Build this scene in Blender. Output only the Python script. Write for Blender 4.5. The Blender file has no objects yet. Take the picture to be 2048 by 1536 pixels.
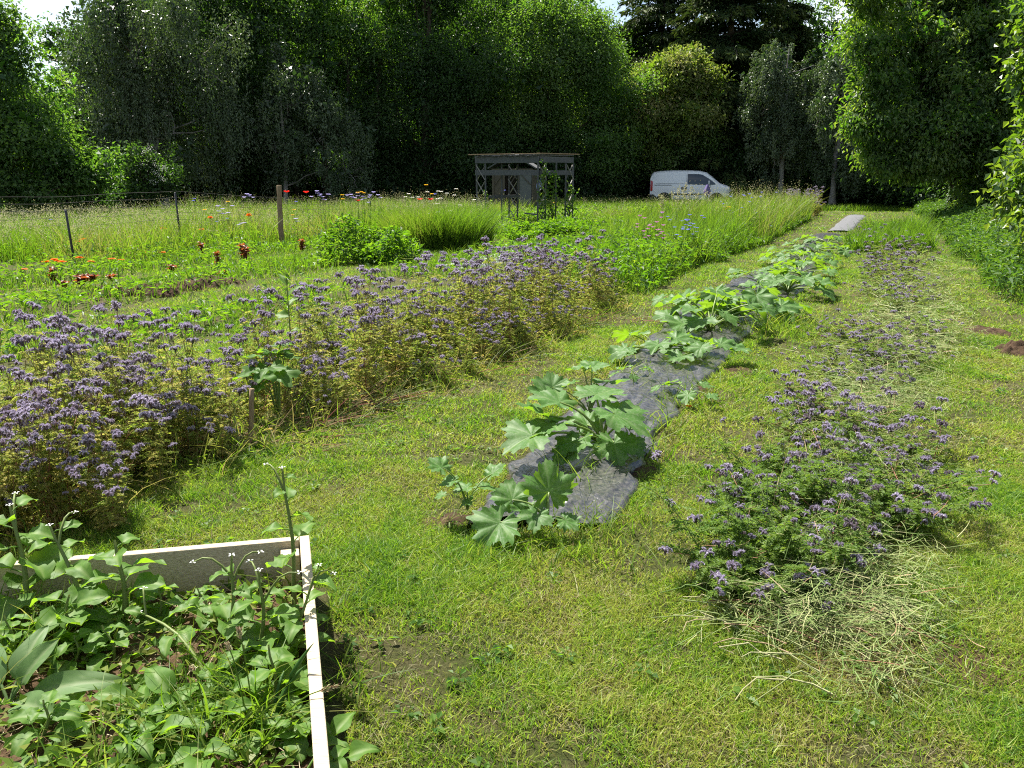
import bpy, math, random
import numpy as np
from mathutils import Vector, Matrix

R = math.radians
SC = bpy.context.scene
COL = SC.collection
rng = np.random.default_rng(11)
random.seed(11)

# ------------------------------------------------------------------ camera
EYE, FOC, PITCH = 1.65, 1577.0, R(14.85)
cd = bpy.data.cameras.new('camera')
cd.sensor_width = 36.0
cd.lens = 36.0 * FOC / 2048.0
cd.clip_start, cd.clip_end = 0.05, 2000
co = bpy.data.objects.new('camera', cd)
COL.objects.link(co)
co.location = (0, 0, EYE)
co.rotation_euler = (math.pi / 2 - PITCH, 0, 0)
SC.camera = co

# ------------------------------------------------------------------ sky and sun
SUN_EL, SUN_AZ = R(60), R(-40)          # azimuth measured from +Y towards +X
SKY_STRENGTH, SUN_STRENGTH, EXPOSURE = 0.055, 5.0, 1.7
SC.view_settings.view_transform = 'Standard'
SC.view_settings.look = 'None'
SC.view_settings.exposure = EXPOSURE
SC.view_settings.gamma = 1.0
wd = bpy.data.worlds.new('World')
SC.world = wd
wd.use_nodes = True
nt = wd.node_tree
nt.nodes.clear()
wo = nt.nodes.new('ShaderNodeOutputWorld')
bg = nt.nodes.new('ShaderNodeBackground')
sky = nt.nodes.new('ShaderNodeTexSky')
sky.sky_type = 'NISHITA'
sky.sun_disc = False
sky.sun_elevation = SUN_EL
sky.sun_rotation = SUN_AZ
sky.ozone_density = 1.5
tcw = nt.nodes.new('ShaderNodeTexCoord')
nzw = nt.nodes.new('ShaderNodeTexNoise')
nzw.inputs['Scale'].default_value = 3.2
nzw.inputs['Detail'].default_value = 7
nzw.inputs['Roughness'].default_value = 0.6
rpw = nt.nodes.new('ShaderNodeValToRGB')
rpw.color_ramp.elements[0].position = 0.47
rpw.color_ramp.elements[1].position = 0.62
mxw = nt.nodes.new('ShaderNodeMix')
mxw.data_type = 'RGBA'
mxw.inputs['B'].default_value = (7.5, 7.9, 8.6, 1)
nt.links.new(tcw.outputs['Generated'], nzw.inputs['Vector'])
nt.links.new(nzw.outputs['Fac'], rpw.inputs['Fac'])
nt.links.new(rpw.outputs['Color'], mxw.inputs['Factor'])
nt.links.new(sky.outputs['Color'], mxw.inputs['A'])
nt.links.new(mxw.outputs['Result'], bg.inputs['Color'])
bg.inputs['Strength'].default_value = SKY_STRENGTH
nt.links.new(bg.outputs['Background'], wo.inputs['Surface'])
sd = bpy.data.lights.new('sun', 'SUN')
sd.energy = SUN_STRENGTH
sd.angle = R(0.53)
sd.color = (1.0, 0.95, 0.87)
so = bpy.data.objects.new('sun', sd)
COL.objects.link(so)
SUNV = Vector((math.sin(SUN_AZ) * math.cos(SUN_EL), math.cos(SUN_AZ) * math.cos(SUN_EL), math.sin(SUN_EL)))
so.rotation_euler = (-SUNV).to_track_quat('-Z', 'Y').to_euler()
so.location = SUNV * 60
SC.cycles.use_denoising = False
SC.cycles.filter_width = 1.1
SC.cycles.max_bounces = 8
SC.cycles.transmission_bounces = 6
SC.cycles.diffuse_bounces = 4
SC.cycles.glossy_bounces = 2
SC.cycles.caustics_reflective = False
SC.cycles.caustics_refractive = False
SC.cycles.sample_clamp_indirect = 4.0

# ------------------------------------------------------------------ survey helpers
SP, CP = math.sin(PITCH), math.cos(PITCH)


def G(px, py, z=0.0):
    """ground position (height z) of a point measured on the photograph"""
    u, v = (px - 1024) / FOC, (768 - py) / FOC
    t = (z - EYE) / (-SP + CP * v)
    return np.array((t * u, t * (CP + SP * v), z))


def Wp(px, py, y):
    """position of a measured point at distance y"""
    u, v = (px - 1024) / FOC, (768 - py) / FOC
    t = y / (CP + SP * v)
    return np.array((t * u, y, EYE + t * (-SP + CP * v)))


EA = np.array((0.41, 0.912))            # direction the garden rows run
EN = np.array((-0.912, 0.41))           # across the rows, to the left


def row(a, b):
    return EA[0] * a + EN[0] * b, EA[1] * a + EN[1] * b


def ab(x, y):
    return EA[0] * x + EA[1] * y, EN[0] * x + EN[1] * y


_H = rng.random((256, 256))


def noise(x, y, s=1.0, o=0):
    x, y = np.asarray(x) * s + 37.3 * o + 500, np.asarray(y) * s + 11.7 * o + 500
    i, j = np.floor(x).astype(int), np.floor(y).astype(int)
    fx, fy = x - i, y - j
    fx, fy = fx * fx * (3 - 2 * fx), fy * fy * (3 - 2 * fy)
    h = lambda a, b: _H[a % 256, b % 256]
    return (h(i, j) * (1 - fx) + h(i + 1, j) * fx) * (1 - fy) + (h(i, j + 1) * (1 - fx) + h(i + 1, j + 1) * fx) * fy


# ------------------------------------------------------------------ mesh helpers
def unit(a):
    a = np.asarray(a, float)
    return a / np.maximum(np.linalg.norm(a, axis=-1, keepdims=True), 1e-9)


class MB:
    def __init__(s):
        s.V, s.F, s.M, s.A, s.n = [], [], [], [], 0

    def add(s, v, f, a=0.5, m=0):
        v = np.asarray(v, float).reshape(-1, 3)
        s.V.append(v)
        s.A.append(np.broadcast_to(np.asarray(a, float), (len(v),)))
        for q in (f if isinstance(f, (list, tuple)) and len(f) and isinstance(f[0], np.ndarray) else [np.asarray(f)]):
            if len(q):
                s.F.append(q + s.n)
                s.M.append(np.full(len(q), m, np.int32))
        s.n += len(v)

    def mesh(s, name, mats, smooth=False):
        me = bpy.data.meshes.new(name)
        V = np.concatenate(s.V).astype(np.float32)
        me.vertices.add(len(V))
        me.vertices.foreach_set('co', V.ravel())
        loops = np.concatenate([q.ravel() for q in s.F]).astype(np.int32)
        size = np.concatenate([np.full(len(q), q.shape[1], np.int32) for q in s.F])
        me.loops.add(len(loops))
        me.loops.foreach_set('vertex_index', loops)
        me.polygons.add(len(size))
        me.polygons.foreach_set('loop_start', (np.cumsum(size) - size).astype(np.int32))
        me.polygons.foreach_set('material_index', np.concatenate(s.M))
        me.polygons.foreach_set('use_smooth', np.full(len(size), bool(smooth)))
        at = me.attributes.new('v', 'FLOAT', 'POINT')
        at.data.foreach_set('value', np.concatenate(s.A).astype(np.float32))
        for m in (mats if isinstance(mats, (list, tuple)) else [mats]):
            me.materials.append(m)
        me.update(calc_edges=True)
        return me

    def build(s, name, mats, parent=None, smooth=False, loc=None):
        return link(name, s.mesh(name, mats, smooth), parent, loc)


def link(name, data, parent=None, loc=None):
    o = bpy.data.objects.new(name, data)
    COL.objects.link(o)
    o.parent = parent
    if loc is not None:
        o.location = loc
    return o


def tag(o, label=None, cat=None, group=None, kind=None):
    if label:
        o['label'] = label
    if cat:
        o['category'] = cat
    if group:
        o['group'] = group
    if kind:
        o['kind'] = kind
    return o


def thing(name, label, cat, loc=(0, 0, 0), rz=0.0, group=None):
    o = link(name, None, None, loc)
    o.rotation_euler = (0, 0, rz)
    o.empty_display_size = 0.1
    return tag(o, label, cat, group)


def copy_tree(o, parent=None):
    c = o.copy()
    COL.objects.link(c)
    c.parent = parent
    for ch in list(KIDS.get(o.name, ())):
        copy_tree(ch, c)
    return c


KIDS = {}


def note_kids():
    KIDS.clear()
    for o in SC.objects:
        if o.parent is not None:
            KIDS.setdefault(o.parent.name, []).append(o)


def put(c, loc, rz, s=1.0, label=None, group=None):
    c.location = loc
    c.rotation_euler = (0, 0, rz)
    c.scale = (s, s, s)
    tag(c, label, None, group)
    return c


def ribbons(P, T, L, W, B, nseg=2, S=None, prof=None):
    """tapering blades: base P, direction T, length L, width W, tip displacement B"""
    P, T, B = np.asarray(P, float), unit(T), np.asarray(B, float)
    n = len(P)
    if S is None:
        a = rng.random(n) * 6.283
        S = np.stack((np.cos(a), np.sin(a), rng.normal(0, .15, n)), 1)
    S = unit(S - T * np.sum(S * T, 1, keepdims=True))
    L, W = np.broadcast_to(L, (n,)), np.broadcast_to(W, (n,))
    V = np.zeros((n, 2 * nseg + 1, 3))
    for k in range(nseg):
        t = k / nseg
        c = P + T * (L * t)[:, None] + B * t * t
        w = (W * (prof[k] if prof else (1 - t ** 1.6)) / 2)[:, None]
        V[:, 2 * k] = c - S * w
        V[:, 2 * k + 1] = c + S * w
    V[:, -1] = P + T * L[:, None] + B
    base = (np.arange(n) * (2 * nseg + 1))[:, None]
    q = [base + np.array([[2 * k, 2 * k + 1, 2 * k + 3, 2 * k + 2]]) for k in range(nseg - 1)]
    tri = base + np.array([[2 * nseg - 2, 2 * nseg - 1, 2 * nseg]])
    return V.reshape(-1, 3), ([np.concatenate(q)] if q else []) + [tri], 2 * nseg + 1


def cards(P, D, N, L, W, fold=0.25, droop=0.15, at=0.42):
    """folded leaf: two triangles either side of the midrib"""
    P, D = np.asarray(P, float), unit(D)
    n = len(P)
    S = unit(np.cross(D, N))
    N = np.cross(S, D)
    L, W = np.broadcast_to(L, (n,))[:, None], np.broadcast_to(W, (n,))[:, None]
    V = np.stack((P, P + D * L * at + S * W / 2 + N * W * fold, P + D * L - N * L * droop, P + D * L * at - S * W / 2 + N * W * fold), 1)
    b = (np.arange(n) * 4)[:, None]
    return V.reshape(-1, 3), [np.concatenate((b + np.array([[0, 1, 2]]), b + np.array([[0, 2, 3]])))], 4


def tubes(P, Rr, k=4):
    """n tubes through m points each; P (n,m,3), Rr (n,m)"""
    P, Rr = np.asarray(P, float), np.asarray(Rr, float)
    n, m = P.shape[:2]
    T = np.gradient(P, axis=1)
    T = unit(T)
    ref = np.where(np.abs(T[..., 2:3]) > .9, np.array([1., 0, 0]), np.array([0, 0, 1.]))
    X = unit(np.cross(T, ref))
    Y = np.cross(T, X)
    a = np.arange(k) / k * 2 * math.pi
    V = P[:, :, None] + (X[:, :, None] * np.cos(a)[:, None] + Y[:, :, None] * np.sin(a)[:, None]) * Rr[:, :, None, None]
    f = []
    for j in range(m - 1):
        for i in range(k):
            f.append((j * k + i, j * k + (i + 1) % k, (j + 1) * k + (i + 1) % k, (j + 1) * k + i))
    f = np.array(f)
    F = ((np.arange(n) * m * k)[:, None, None] + f[None]).reshape(-1, 4)
    return V.reshape(-1, 3), [F]


def tube(pts, r, k=6):
    pts = np.asarray(pts, float)
    return tubes(pts[None], np.broadcast_to(np.asarray(r, float), (len(pts),))[None], k)


def box(c, s, rz=0.0, M=None):
    v = np.array([(x, y, z) for z in (-.5, .5) for y in (-.5, .5) for x in (-.5, .5)]) * np.asarray(s)
    if rz:
        ca, sa = math.cos(rz), math.sin(rz)
        v = v @ np.array([[ca, sa, 0], [-sa, ca, 0], [0, 0, 1]])
    if M is not None:
        v = v @ np.asarray(M).T
    return v + np.asarray(c), np.array([(0, 2, 3, 1), (4, 5, 7, 6), (0, 1, 5, 4), (2, 6, 7, 3), (0, 4, 6, 2), (1, 3, 7, 5)])


def beam(a, b, w, h, up=(0, 0, 1)):
    """rectangular bar from a to b"""
    a, b = np.asarray(a, float), np.asarray(b, float)
    d = b - a
    L = np.linalg.norm(d)
    X = d / L
    up = np.asarray(up, float)
    if abs(X @ up) > .98:
        up = np.array((0, 1., 0))
    Y = unit(np.cross(up, X))
    Z = np.cross(X, Y)
    return box((a + b) / 2, (L, w, h), M=np.stack((X, Y, Z), 1))


def grid_faces(nu, nv, wrap=False):
    i, j = np.meshgrid(np.arange(nu - (0 if wrap else 1)), np.arange(nv - 1), indexing='ij')
    i2 = (i + 1) % nu
    return np.stack((i * nv + j, i2 * nv + j, i2 * nv + j + 1, i * nv + j + 1), -1).reshape(-1, 4)


def bevel(o, w=.004, seg=2):
    m = o.modifiers.new('bevel', 'BEVEL')
    m.width, m.segments, m.limit_method = w, seg, 'ANGLE'
    return o


# ------------------------------------------------------------------ materials
def nodes(name):
    m = bpy.data.materials.new(name)
    m.use_nodes = True
    t = m.node_tree
    t.nodes.clear()
    out = t.nodes.new('ShaderNodeOutputMaterial')
    return m, t, out


def add(t, kind, **kw):
    n = t.nodes.new('ShaderNode' + kind)
    for k, v in kw.items():
        n.inputs[k.replace('_', ' ')].default_value = v
    return n


def c4(c):
    return (c[0], c[1], c[2], 1)


def mixc(t, fac, a, b):
    n = t.nodes.new('ShaderNodeMix')
    n.data_type = 'RGBA'
    for k, v in (('Factor', fac), ('A', a), ('B', b)):
        if isinstance(v, bpy.types.NodeSocket):
            t.links.new(v, n.inputs[k])
        elif k == 'Factor':
            n.inputs[k].default_value = v
        else:
            n.inputs[k].default_value = c4(v)
    return n.outputs['Result']


def ramp(t, src, stops):
    n = t.nodes.new('ShaderNodeValToRGB')
    e = n.color_ramp.elements
    while len(e) < len(stops):
        e.new(0.5)
    for el, (p, c) in zip(e, stops):
        el.position = p
        el.color = c4(c)
    t.links.new(src, n.inputs['Fac'])
    return n.outputs['Color']


def leafmat(name, stops, tstops, trans=.42, rough=.5, spec=.35, mottle=None, mscale=60):
    """leaf: reflecting blade plus light coming through it; 'v' is each leaf's own tone"""
    m, t, out = nodes(name)
    at = t.nodes.new('ShaderNodeAttribute')
    at.attribute_name = 'v'
    n = len(stops) - 1
    col = ramp(t, at.outputs['Fac'], [(i / max(n, 1), c) for i, c in enumerate(stops)])
    n2 = len(tstops) - 1
    tcol = ramp(t, at.outputs['Fac'], [(i / max(n2, 1), c) for i, c in enumerate(tstops)])
    p = add(t, 'BsdfPrincipled', Roughness=rough)
    p.inputs['Specular IOR Level'].default_value = spec
    t.links.new(col, p.inputs['Base Color'])
    if mottle:
        tc = t.nodes.new('ShaderNodeTexCoord')
        nz = add(t, 'TexNoise', Scale=mscale, Detail=4, Roughness=.7)
        t.links.new(tc.outputs['Object'], nz.inputs['Vector'])
        f = ramp(t, nz.outputs['Fac'], [(.50, (0, 0, 0)), (.68, (1, 1, 1))])
        ge = t.nodes.new('ShaderNodeNewGeometry')
        inv = t.nodes.new('ShaderNodeMath')
        inv.operation = 'SUBTRACT'
        inv.inputs[0].default_value = 1.0
        t.links.new(ge.outputs['Backfacing'], inv.inputs[1])
        ml = t.nodes.new('ShaderNodeMath')
        ml.operation = 'MULTIPLY'
        t.links.new(f, ml.inputs[0])
        t.links.new(inv.outputs[0], ml.inputs[1])
        col = mixc(t, ml.outputs[0], col, mottle)
        t.links.new(col, p.inputs['Base Color'])
    tr = add(t, 'BsdfTranslucent')
    t.links.new(tcol, tr.inputs['Color'])
    mx = add(t, 'MixShader', Fac=trans)
    t.links.new(p.outputs[0], mx.inputs[1])
    t.links.new(tr.outputs[0], mx.inputs[2])
    t.links.new(mx.outputs[0], out.inputs['Surface'])
    return m


def plain(name, a, b=None, scale=20, rough=.7, spec=.3, bump=0.0, stretch=None, metal=0.0, coat=0.0, detail=5):
    m, t, out = nodes(name)
    p = add(t, 'BsdfPrincipled', Roughness=rough, Metallic=metal)
    p.inputs['Specular IOR Level'].default_value = spec
    p.inputs['Coat Weight'].default_value = coat
    p.inputs['Coat Roughness'].default_value = .08
    tc = t.nodes.new('ShaderNodeTexCoord')
    mp = t.nodes.new('ShaderNodeMapping')
    mp.inputs['Scale'].default_value = stretch or (1, 1, 1)
    nz = add(t, 'TexNoise', Scale=scale, Detail=detail, Roughness=.65)
    t.links.new(tc.outputs['Object'], mp.inputs['Vector'])
    t.links.new(mp.outputs[0], nz.inputs['Vector'])
    if b is not None:
        col = ramp(t, nz.outputs['Fac'], [(.32, a), (.68, b)])
        t.links.new(col, p.inputs['Base Color'])
    else:
        p.inputs['Base Color'].default_value = c4(a)
    if bump:
        bp = add(t, 'Bump', Strength=bump, Distance=.02)
        t.links.new(nz.outputs['Fac'], bp.inputs['Height'])
        t.links.new(bp.outputs[0], p.inputs['Normal'])
    t.links.new(p.outputs[0], out.inputs['Surface'])
    return m


LAWN = leafmat('lawn_blades', [(.045, .115, .012), (.135, .225, .022), (.255, .295, .050), (.26, .21, .09)],
               [(.15, .33, .012), (.27, .45, .022), (.40, .46, .05), (.30, .25, .09)], .44, .5, .25)
CLIP = leafmat('grass_clippings', [(.085, .085, .035), (.13, .12, .06), (.20, .18, .10)], [(.08, .08, .03), (.14, .13, .05), (.16, .14, .07)], .2, .7, .2)
HAY = leafmat('cut_stems', [(.09, .16, .03), (.20, .24, .08), (.34, .33, .17), (.26, .13, .08)], [(.10, .16, .03), (.2, .22, .07), (.25, .22, .1), (.2, .08, .05)], .28, .6, .25)
MEAD = leafmat('meadow_blades', [(.045, .100, .010), (.095, .155, .016), (.18, .19, .045), (.26, .21, .09)], [(.12, .27, .008), (.23, .38, .02), (.33, .34, .06), (.32, .26, .09)], .44, .5, .22)
HERB = leafmat('herb_leaf', [(.032, .080, .012), (.055, .120, .016), (.10, .165, .025)], [(.10, .26, .006), (.18, .36, .01), (.28, .42, .018)], .45, .5, .3)
NETTLE = leafmat('nettle_leaf', [(.030, .085, .014), (.055, .12, .02), (.09, .15, .03)], [(.08, .2, .01), (.15, .28, .015), (.2, .3, .02)], .38, .5, .3)
FERN = leafmat('phacelia_leaf', [(.060, .115, .015), (.155, .20, .03), (.29, .27, .075), (.37, .27, .10)], [(.18, .31, .015), (.34, .42, .035), (.46, .42, .09), (.44, .28, .08)], .45, .55, .2)
FERNG = leafmat('phacelia_green_leaf', [(.055, .115, .018), (.10, .16, .025), (.18, .215, .055)], [(.15, .29, .015), (.24, .36, .025), (.32, .38, .05)], .44, .55, .2)
STEM = leafmat('stem', [(.06, .12, .025), (.15, .19, .05), (.26, .20, .09), (.28, .09, .065)], [(.08, .12, .02), (.14, .16, .04), (.2, .15, .06), (.2, .06, .04)], .2, .5, .3)
PETAL = leafmat('phacelia_petal', [(.10, .072, .055), (.30, .25, .31), (.50, .455, .56), (.78, .75, .82)], [(.12, .08, .06), (.28, .22, .30), (.44, .38, .52), (.58, .53, .66)], .34, .6, .15)
SQ = leafmat('courgette_leaf', [(.040, .115, .020), (.072, .165, .032), (.12, .21, .06), (.20, .28, .12)], [(.12, .27, .008), (.20, .36, .012), (.22, .36, .03), (.26, .36, .08)], .45, .52, .28, (.16, .23, .105), 70)
SQS = leafmat('courgette_stalk', [(.13, .20, .04), (.20, .27, .07)], [(.2, .3, .03), (.26, .34, .05)], .3, .4, .4)
WEEDL = leafmat('broad_weed_leaf', [(.050, .125, .016), (.085, .17, .024), (.15, .225, .06)], [(.16, .33, .01), (.24, .42, .015), (.30, .42, .04)], .46, .55, .28)
DOCKL = leafmat('pale_broad_leaf', [(.070, .14, .040), (.11, .185, .065), (.18, .24, .11)], [(.18, .32, .015), (.24, .38, .025), (.28, .4, .05)], .42, .58, .28)
WHITEP = leafmat('white_petal', [(.7, .7, .68), (.85, .85, .82)], [(.6, .6, .55), (.7, .7, .66)], .3, .6, .2)
PALEF = leafmat('pale_seed_head', [(.24, .23, .10), (.36, .34, .18), (.52, .50, .36)], [(.3, .3, .12), (.4, .38, .2), (.45, .44, .3)], .35, .7, .1)
LETT = leafmat('red_lettuce_leaf', [(.09, .025, .018), (.17, .055, .025), (.20, .12, .035)], [(.22, .03, .015), (.34, .09, .02), (.3, .2, .03)], .4, .45, .4)


def flowermat(name, c, c2=None):
    c2 = c2 or tuple(x * 1.15 for x in c)
    return leafmat(name, [c, c2], [c, c2], .35, .6, .15)


F_RED, F_ORANGE, F_YELLOW = flowermat('red_petal', (.62, .02, .012)), flowermat('orange_petal', (.72, .17, .012)), flowermat('yellow_petal', (.75, .5, .02))
F_BLUE, F_PINK, F_LILAC = flowermat('blue_petal', (.12, .13, .48), (.22, .24, .6)), flowermat('pink_petal', (.34, .13, .28), (.48, .24, .40)), flowermat('lilac_petal', (.36, .32, .6), (.5, .46, .7))
BARK = plain('bark', (.035, .028, .02), (.085, .07, .05), 9, .9, .15, .6, (1, 1, .25))
BIRCHBARK = plain('birch_bark', (.10, .09, .08), (.34, .32, .29), 7, .85, .2, .3, (1, 1, 3))
TIMBER = plain('weathered_timber', (.27, .215, .13), (.50, .43, .31), 14, .8, .2, .25, (.6, 22, 22))
LATHW = plain('sunlit_lath_wood', (.16, .155, .14), (.30, .29, .26), 11, .7, .25, .2, (2, 2, 2))  # frame timber in a lighter colour, sunlight on the laths put into it
GREYWOOD = plain('grey_painted_timber', (.050, .053, .055), (.105, .108, .108), 11, .75, .25, .2, (2, 2, 2))
POSTWOOD = plain('post_wood', (.13, .09, .05), (.27, .20, .12), 16, .85, .2, .3, (8, 8, .7))
BLACKM = plain('black_metal', (.015, .016, .017), (.03, .03, .032), 30, .5, .4)
WIRE = plain('wire', (.035, .033, .03), (.06, .055, .05), 40, .7, .2)


def soilmat(name, a, b, bump=.8):
    m, t, out = nodes(name)
    p = add(t, 'BsdfPrincipled', Roughness=.95)
    p.inputs['Specular IOR Level'].default_value = .1
    tc = t.nodes.new('ShaderNodeTexCoord')
    n1 = add(t, 'TexNoise', Scale=28, Detail=9, Roughness=.75)
    n2 = add(t, 'TexNoise', Scale=5, Detail=4)
    t.links.new(tc.outputs['Object'], n1.inputs['Vector'])
    t.links.new(tc.outputs['Object'], n2.inputs['Vector'])
    c1 = ramp(t, n1.outputs['Fac'], [(.3, a), (.7, b)])
    c2 = mixc(t, n2.outputs['Fac'], c1, tuple(x * .6 for x in a))
    t.links.new(c2, p.inputs['Base Color'])
    bp = add(t, 'Bump', Strength=bump, Distance=.03)
    t.links.new(n1.outputs['Fac'], bp.inputs['Height'])
    t.links.new(bp.outputs[0], p.inputs['Normal'])
    t.links.new(p.outputs[0], out.inputs['Surface'])
    return m


SOIL = soilmat('soil', (.045, .028, .017), (.13, .085, .052))
MULCHY = soilmat('compost', (.06, .037, .02), (.20, .13, .075))


def groundmat():
    m, t, out = nodes('ground')
    p = add(t, 'BsdfPrincipled', Roughness=.95)
    p.inputs['Specular IOR Level'].default_value = .1
    tc = t.nodes.new('ShaderNodeTexCoord')
    fine = add(t, 'TexNoise', Scale=55, Detail=8, Roughness=.8)
    mid = add(t, 'TexNoise', Scale=2.2, Detail=6, Roughness=.7)
    big = add(t, 'TexNoise', Scale=.5, Detail=4, Roughness=.6)
    for n in (fine, mid, big):
        t.links.new(tc.outputs['Object'], n.inputs['Vector'])
    green = ramp(t, fine.outputs['Fac'], [(.25, (.016, .020, .006)), (.5, (.050, .062, .016)), (.75, (.11, .115, .034))])
    dry = ramp(t, fine.outputs['Fac'], [(.25, (.030, .024, .012)), (.5, (.085, .07, .035)), (.75, (.18, .145, .08))])
    f1 = ramp(t, mid.outputs['Fac'], [(.42, (0, 0, 0)), (.66, (1, 1, 1))])
    c = mixc(t, f1, green, dry)
    t.links.new(c, p.inputs['Base Color'])
    bp = add(t, 'Bump', Strength=.9, Distance=.03)
    t.links.new(fine.outputs['Fac'], bp.inputs['Height'])
    t.links.new(bp.outputs[0], p.inputs['Normal'])
    t.links.new(p.outputs[0], out.inputs['Surface'])
    return m


# ------------------------------------------------------------------ ground
xs = np.concatenate((np.linspace(-400, -20, 12)[:-1], np.linspace(-20, 24, 150), np.linspace(24, 400, 12)[1:]))
ys = np.concatenate((np.linspace(-60, 0, 6)[:-1], np.linspace(0, 48, 170), np.linspace(48, 900, 16)[1:]))
gx, gy = np.meshgrid(xs, ys, indexing='ij')
nearby = (np.abs(gx) < 24) & (gy > 0) & (gy < 48)
gz = np.where(nearby, (noise(gx, gy, 1.1) - .5) * .05 + (noise(gx, gy, 3.7, 2) - .5) * .018, 0) - .01


def ground_z(x, y):
    return (noise(x, y, 1.1) - .5) * .05 + (noise(x, y, 3.7, 2) - .5) * .018 - .01


g = MB()
g.add(np.stack((gx, gy, gz), -1), grid_faces(len(xs), len(ys)))
tag(g.build('ground', groundmat(), smooth=True), kind='structure')

# ------------------------------------------------------------------ lawn
BED_C, BED_L, BED_F = np.array((-0.81, 2.89)), np.array((-2.55, 2.53)), np.array((-0.30, 1.12))


def inside(x, y, poly):
    r = np.zeros(len(x), bool)
    for (x1, y1), (x2, y2) in zip(poly, poly[1:] + poly[:1]):
        c = ((y1 > y) != (y2 > y)) & (x < (x2 - x1) * (y - y1) / (y2 - y1 + 1e-12) + x1)
        r ^= c
    return r


MULCH_L = [G(*p)[:2] for p in ((935, 1052), (1040, 905), (1190, 770), (1290, 690), (1372, 612), (1470, 560), (1565, 520), (1632, 468))]
MULCH_R = [G(*p)[:2] for p in ((1225, 1045), (1315, 880), (1390, 785), (1475, 690), (1545, 640), (1605, 580), (1645, 522), (1690, 470))]
MPOLY = [tuple(p) for p in MULCH_L + MULCH_R[::-1]]
MPOLY_FAR = [tuple(G(*p)[:2]) for p in ((1650, 462), (1690, 430), (1732, 430), (1705, 462))]
BEDPOLY = [tuple(BED_C + (.05, .05)), tuple(BED_L + (0, .06)), (-2.7, .6), tuple(BED_F + (.06, 0))]


def is_lawn(x, y):
    a, b = ab(x, y)
    wob = (noise(x, y, .9, 4) - .5) * .35
    front = np.interp(a, [2, 4.5, 8, 12, 22, 38], [3.35, 2.95, 2.7, 2.75, 2.3, 2.0]) + wob
    ok = (b > -2.3 + wob * 1.5) & (b < front + .3)
    ok |= (b > front + 1.3) & (b < 6.7 + wob)
    ok |= (b > 7.2 + wob) & (b < 9.2 + wob)
    ok |= (b > 10.0 + wob) & (b < 11.8 + wob)
    ok |= (b < 16) & (a > 37)
    return ok & ~inside(x, y, MPOLY) & ~inside(x, y, MPOLY_FAR) & ~inside(x, y, BEDPOLY)


def scatter(n, y0, y1, spread=.70, x0=None):
    """points on the visible ground, evenly over the area between two distances"""
    y = np.sqrt(rng.random(n) * (y1 ** 2 - y0 ** 2) + y0 ** 2)
    x = (rng.random(n) * 2 - 1) * (y * spread + .25)
    return x, y


def lawn_layer(mb, n, y0, y1, hh, ww, nseg):
    x, y = scatter(n, y0, y1)
    a, b = ab(x, y)
    k = is_lawn(x, y) & (rng.random(n) < np.clip(.40 + 1.25 * (noise(x, y, 2.3, 5) - .28) + .6 * (noise(x, y, 9, 6) - .5), .10, 1))
    x, y = x[k], y[k]
    n = len(x)
    tuft = noise(x, y, 7, 3)
    dry = np.clip(noise(x, y, 2.2, 8) * .75 + noise(x, y, .6, 9) * .35 - .18, 0, 1)
    dry = dry * (1 - np.clip((y - 7) / 14, 0, .75))
    h = hh * (.35 + 1.0 * tuft * noise(x, y, 2.9, 61) * 1.5 + rng.random(n) ** 2 * .9) * (1 - .35 * dry)
    T = np.stack((rng.normal(0, .42, n), rng.normal(0, .42, n), np.ones(n)), 1)
    Bd = np.stack((rng.normal(0, .5, n), rng.normal(0, .5, n), -rng.random(n) * .35), 1) * h[:, None]
    V, F, m = ribbons(np.stack((x, y, ground_z(x, y)), 1), T, h, ww * (.6 + .8 * rng.random(n)), Bd, nseg)
    tone = np.clip(dry * .72 + .22 + rng.normal(0, .2, n) - .22 * (tuft > .6) + (rng.random(n) < .07) * .5, 0, 1)
    mb.add(V, F, np.repeat(tone, m))


g = MB()
lawn_layer(g, 360000, 1.5, 4.4, .042, .0038, 2)
lawn_layer(g, 340000, 4.2, 8.8, .046, .0065, 2)
lawn_layer(g, 300000, 8.5, 18.5, .052, .012, 1)
lawn_layer(g, 180000, 18, 44, .06, .028, 1)
tag(g.build('lawn_grass', LAWN), 'short mown yellow green lawn grass covering the paths between the beds', 'grass', None, 'stuff')

# loose clippings lying on the lawn
g = MB()
for n, y0, y1, L, w in ((52000, 1.5, 4.5, .035, .0026), (50000, 4.5, 10, .05, .005), (9000, 10, 24, .07, .010)):
    x, y = scatter(n, y0, y1)
    k = is_lawn(x, y) & (rng.random(n) < np.clip(2.4 * (noise(x, y, 2.2, 8) * .7 + noise(x, y, 5, 12) * .4 - .45), .03, 1))
    x, y = x[k], y[k]
    m_ = len(x)
    an = rng.random(m_) * 6.283
    T = np.stack((np.cos(an), np.sin(an), rng.normal(0.02, .18, m_)), 1)
    V, F, mm = ribbons(np.stack((x, y, ground_z(x, y) + .004 + rng.random(m_) * .022), 1), T, L * (.5 + rng.random(m_)), w, rng.normal(0, .012, (m_, 3)), 1)
    g.add(V, F, np.repeat(rng.random(m_), mm))
tag(g.build('grass_clippings', CLIP), 'dull dry grass clippings strewn over the mown lawn', 'clippings', None, 'stuff')


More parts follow.
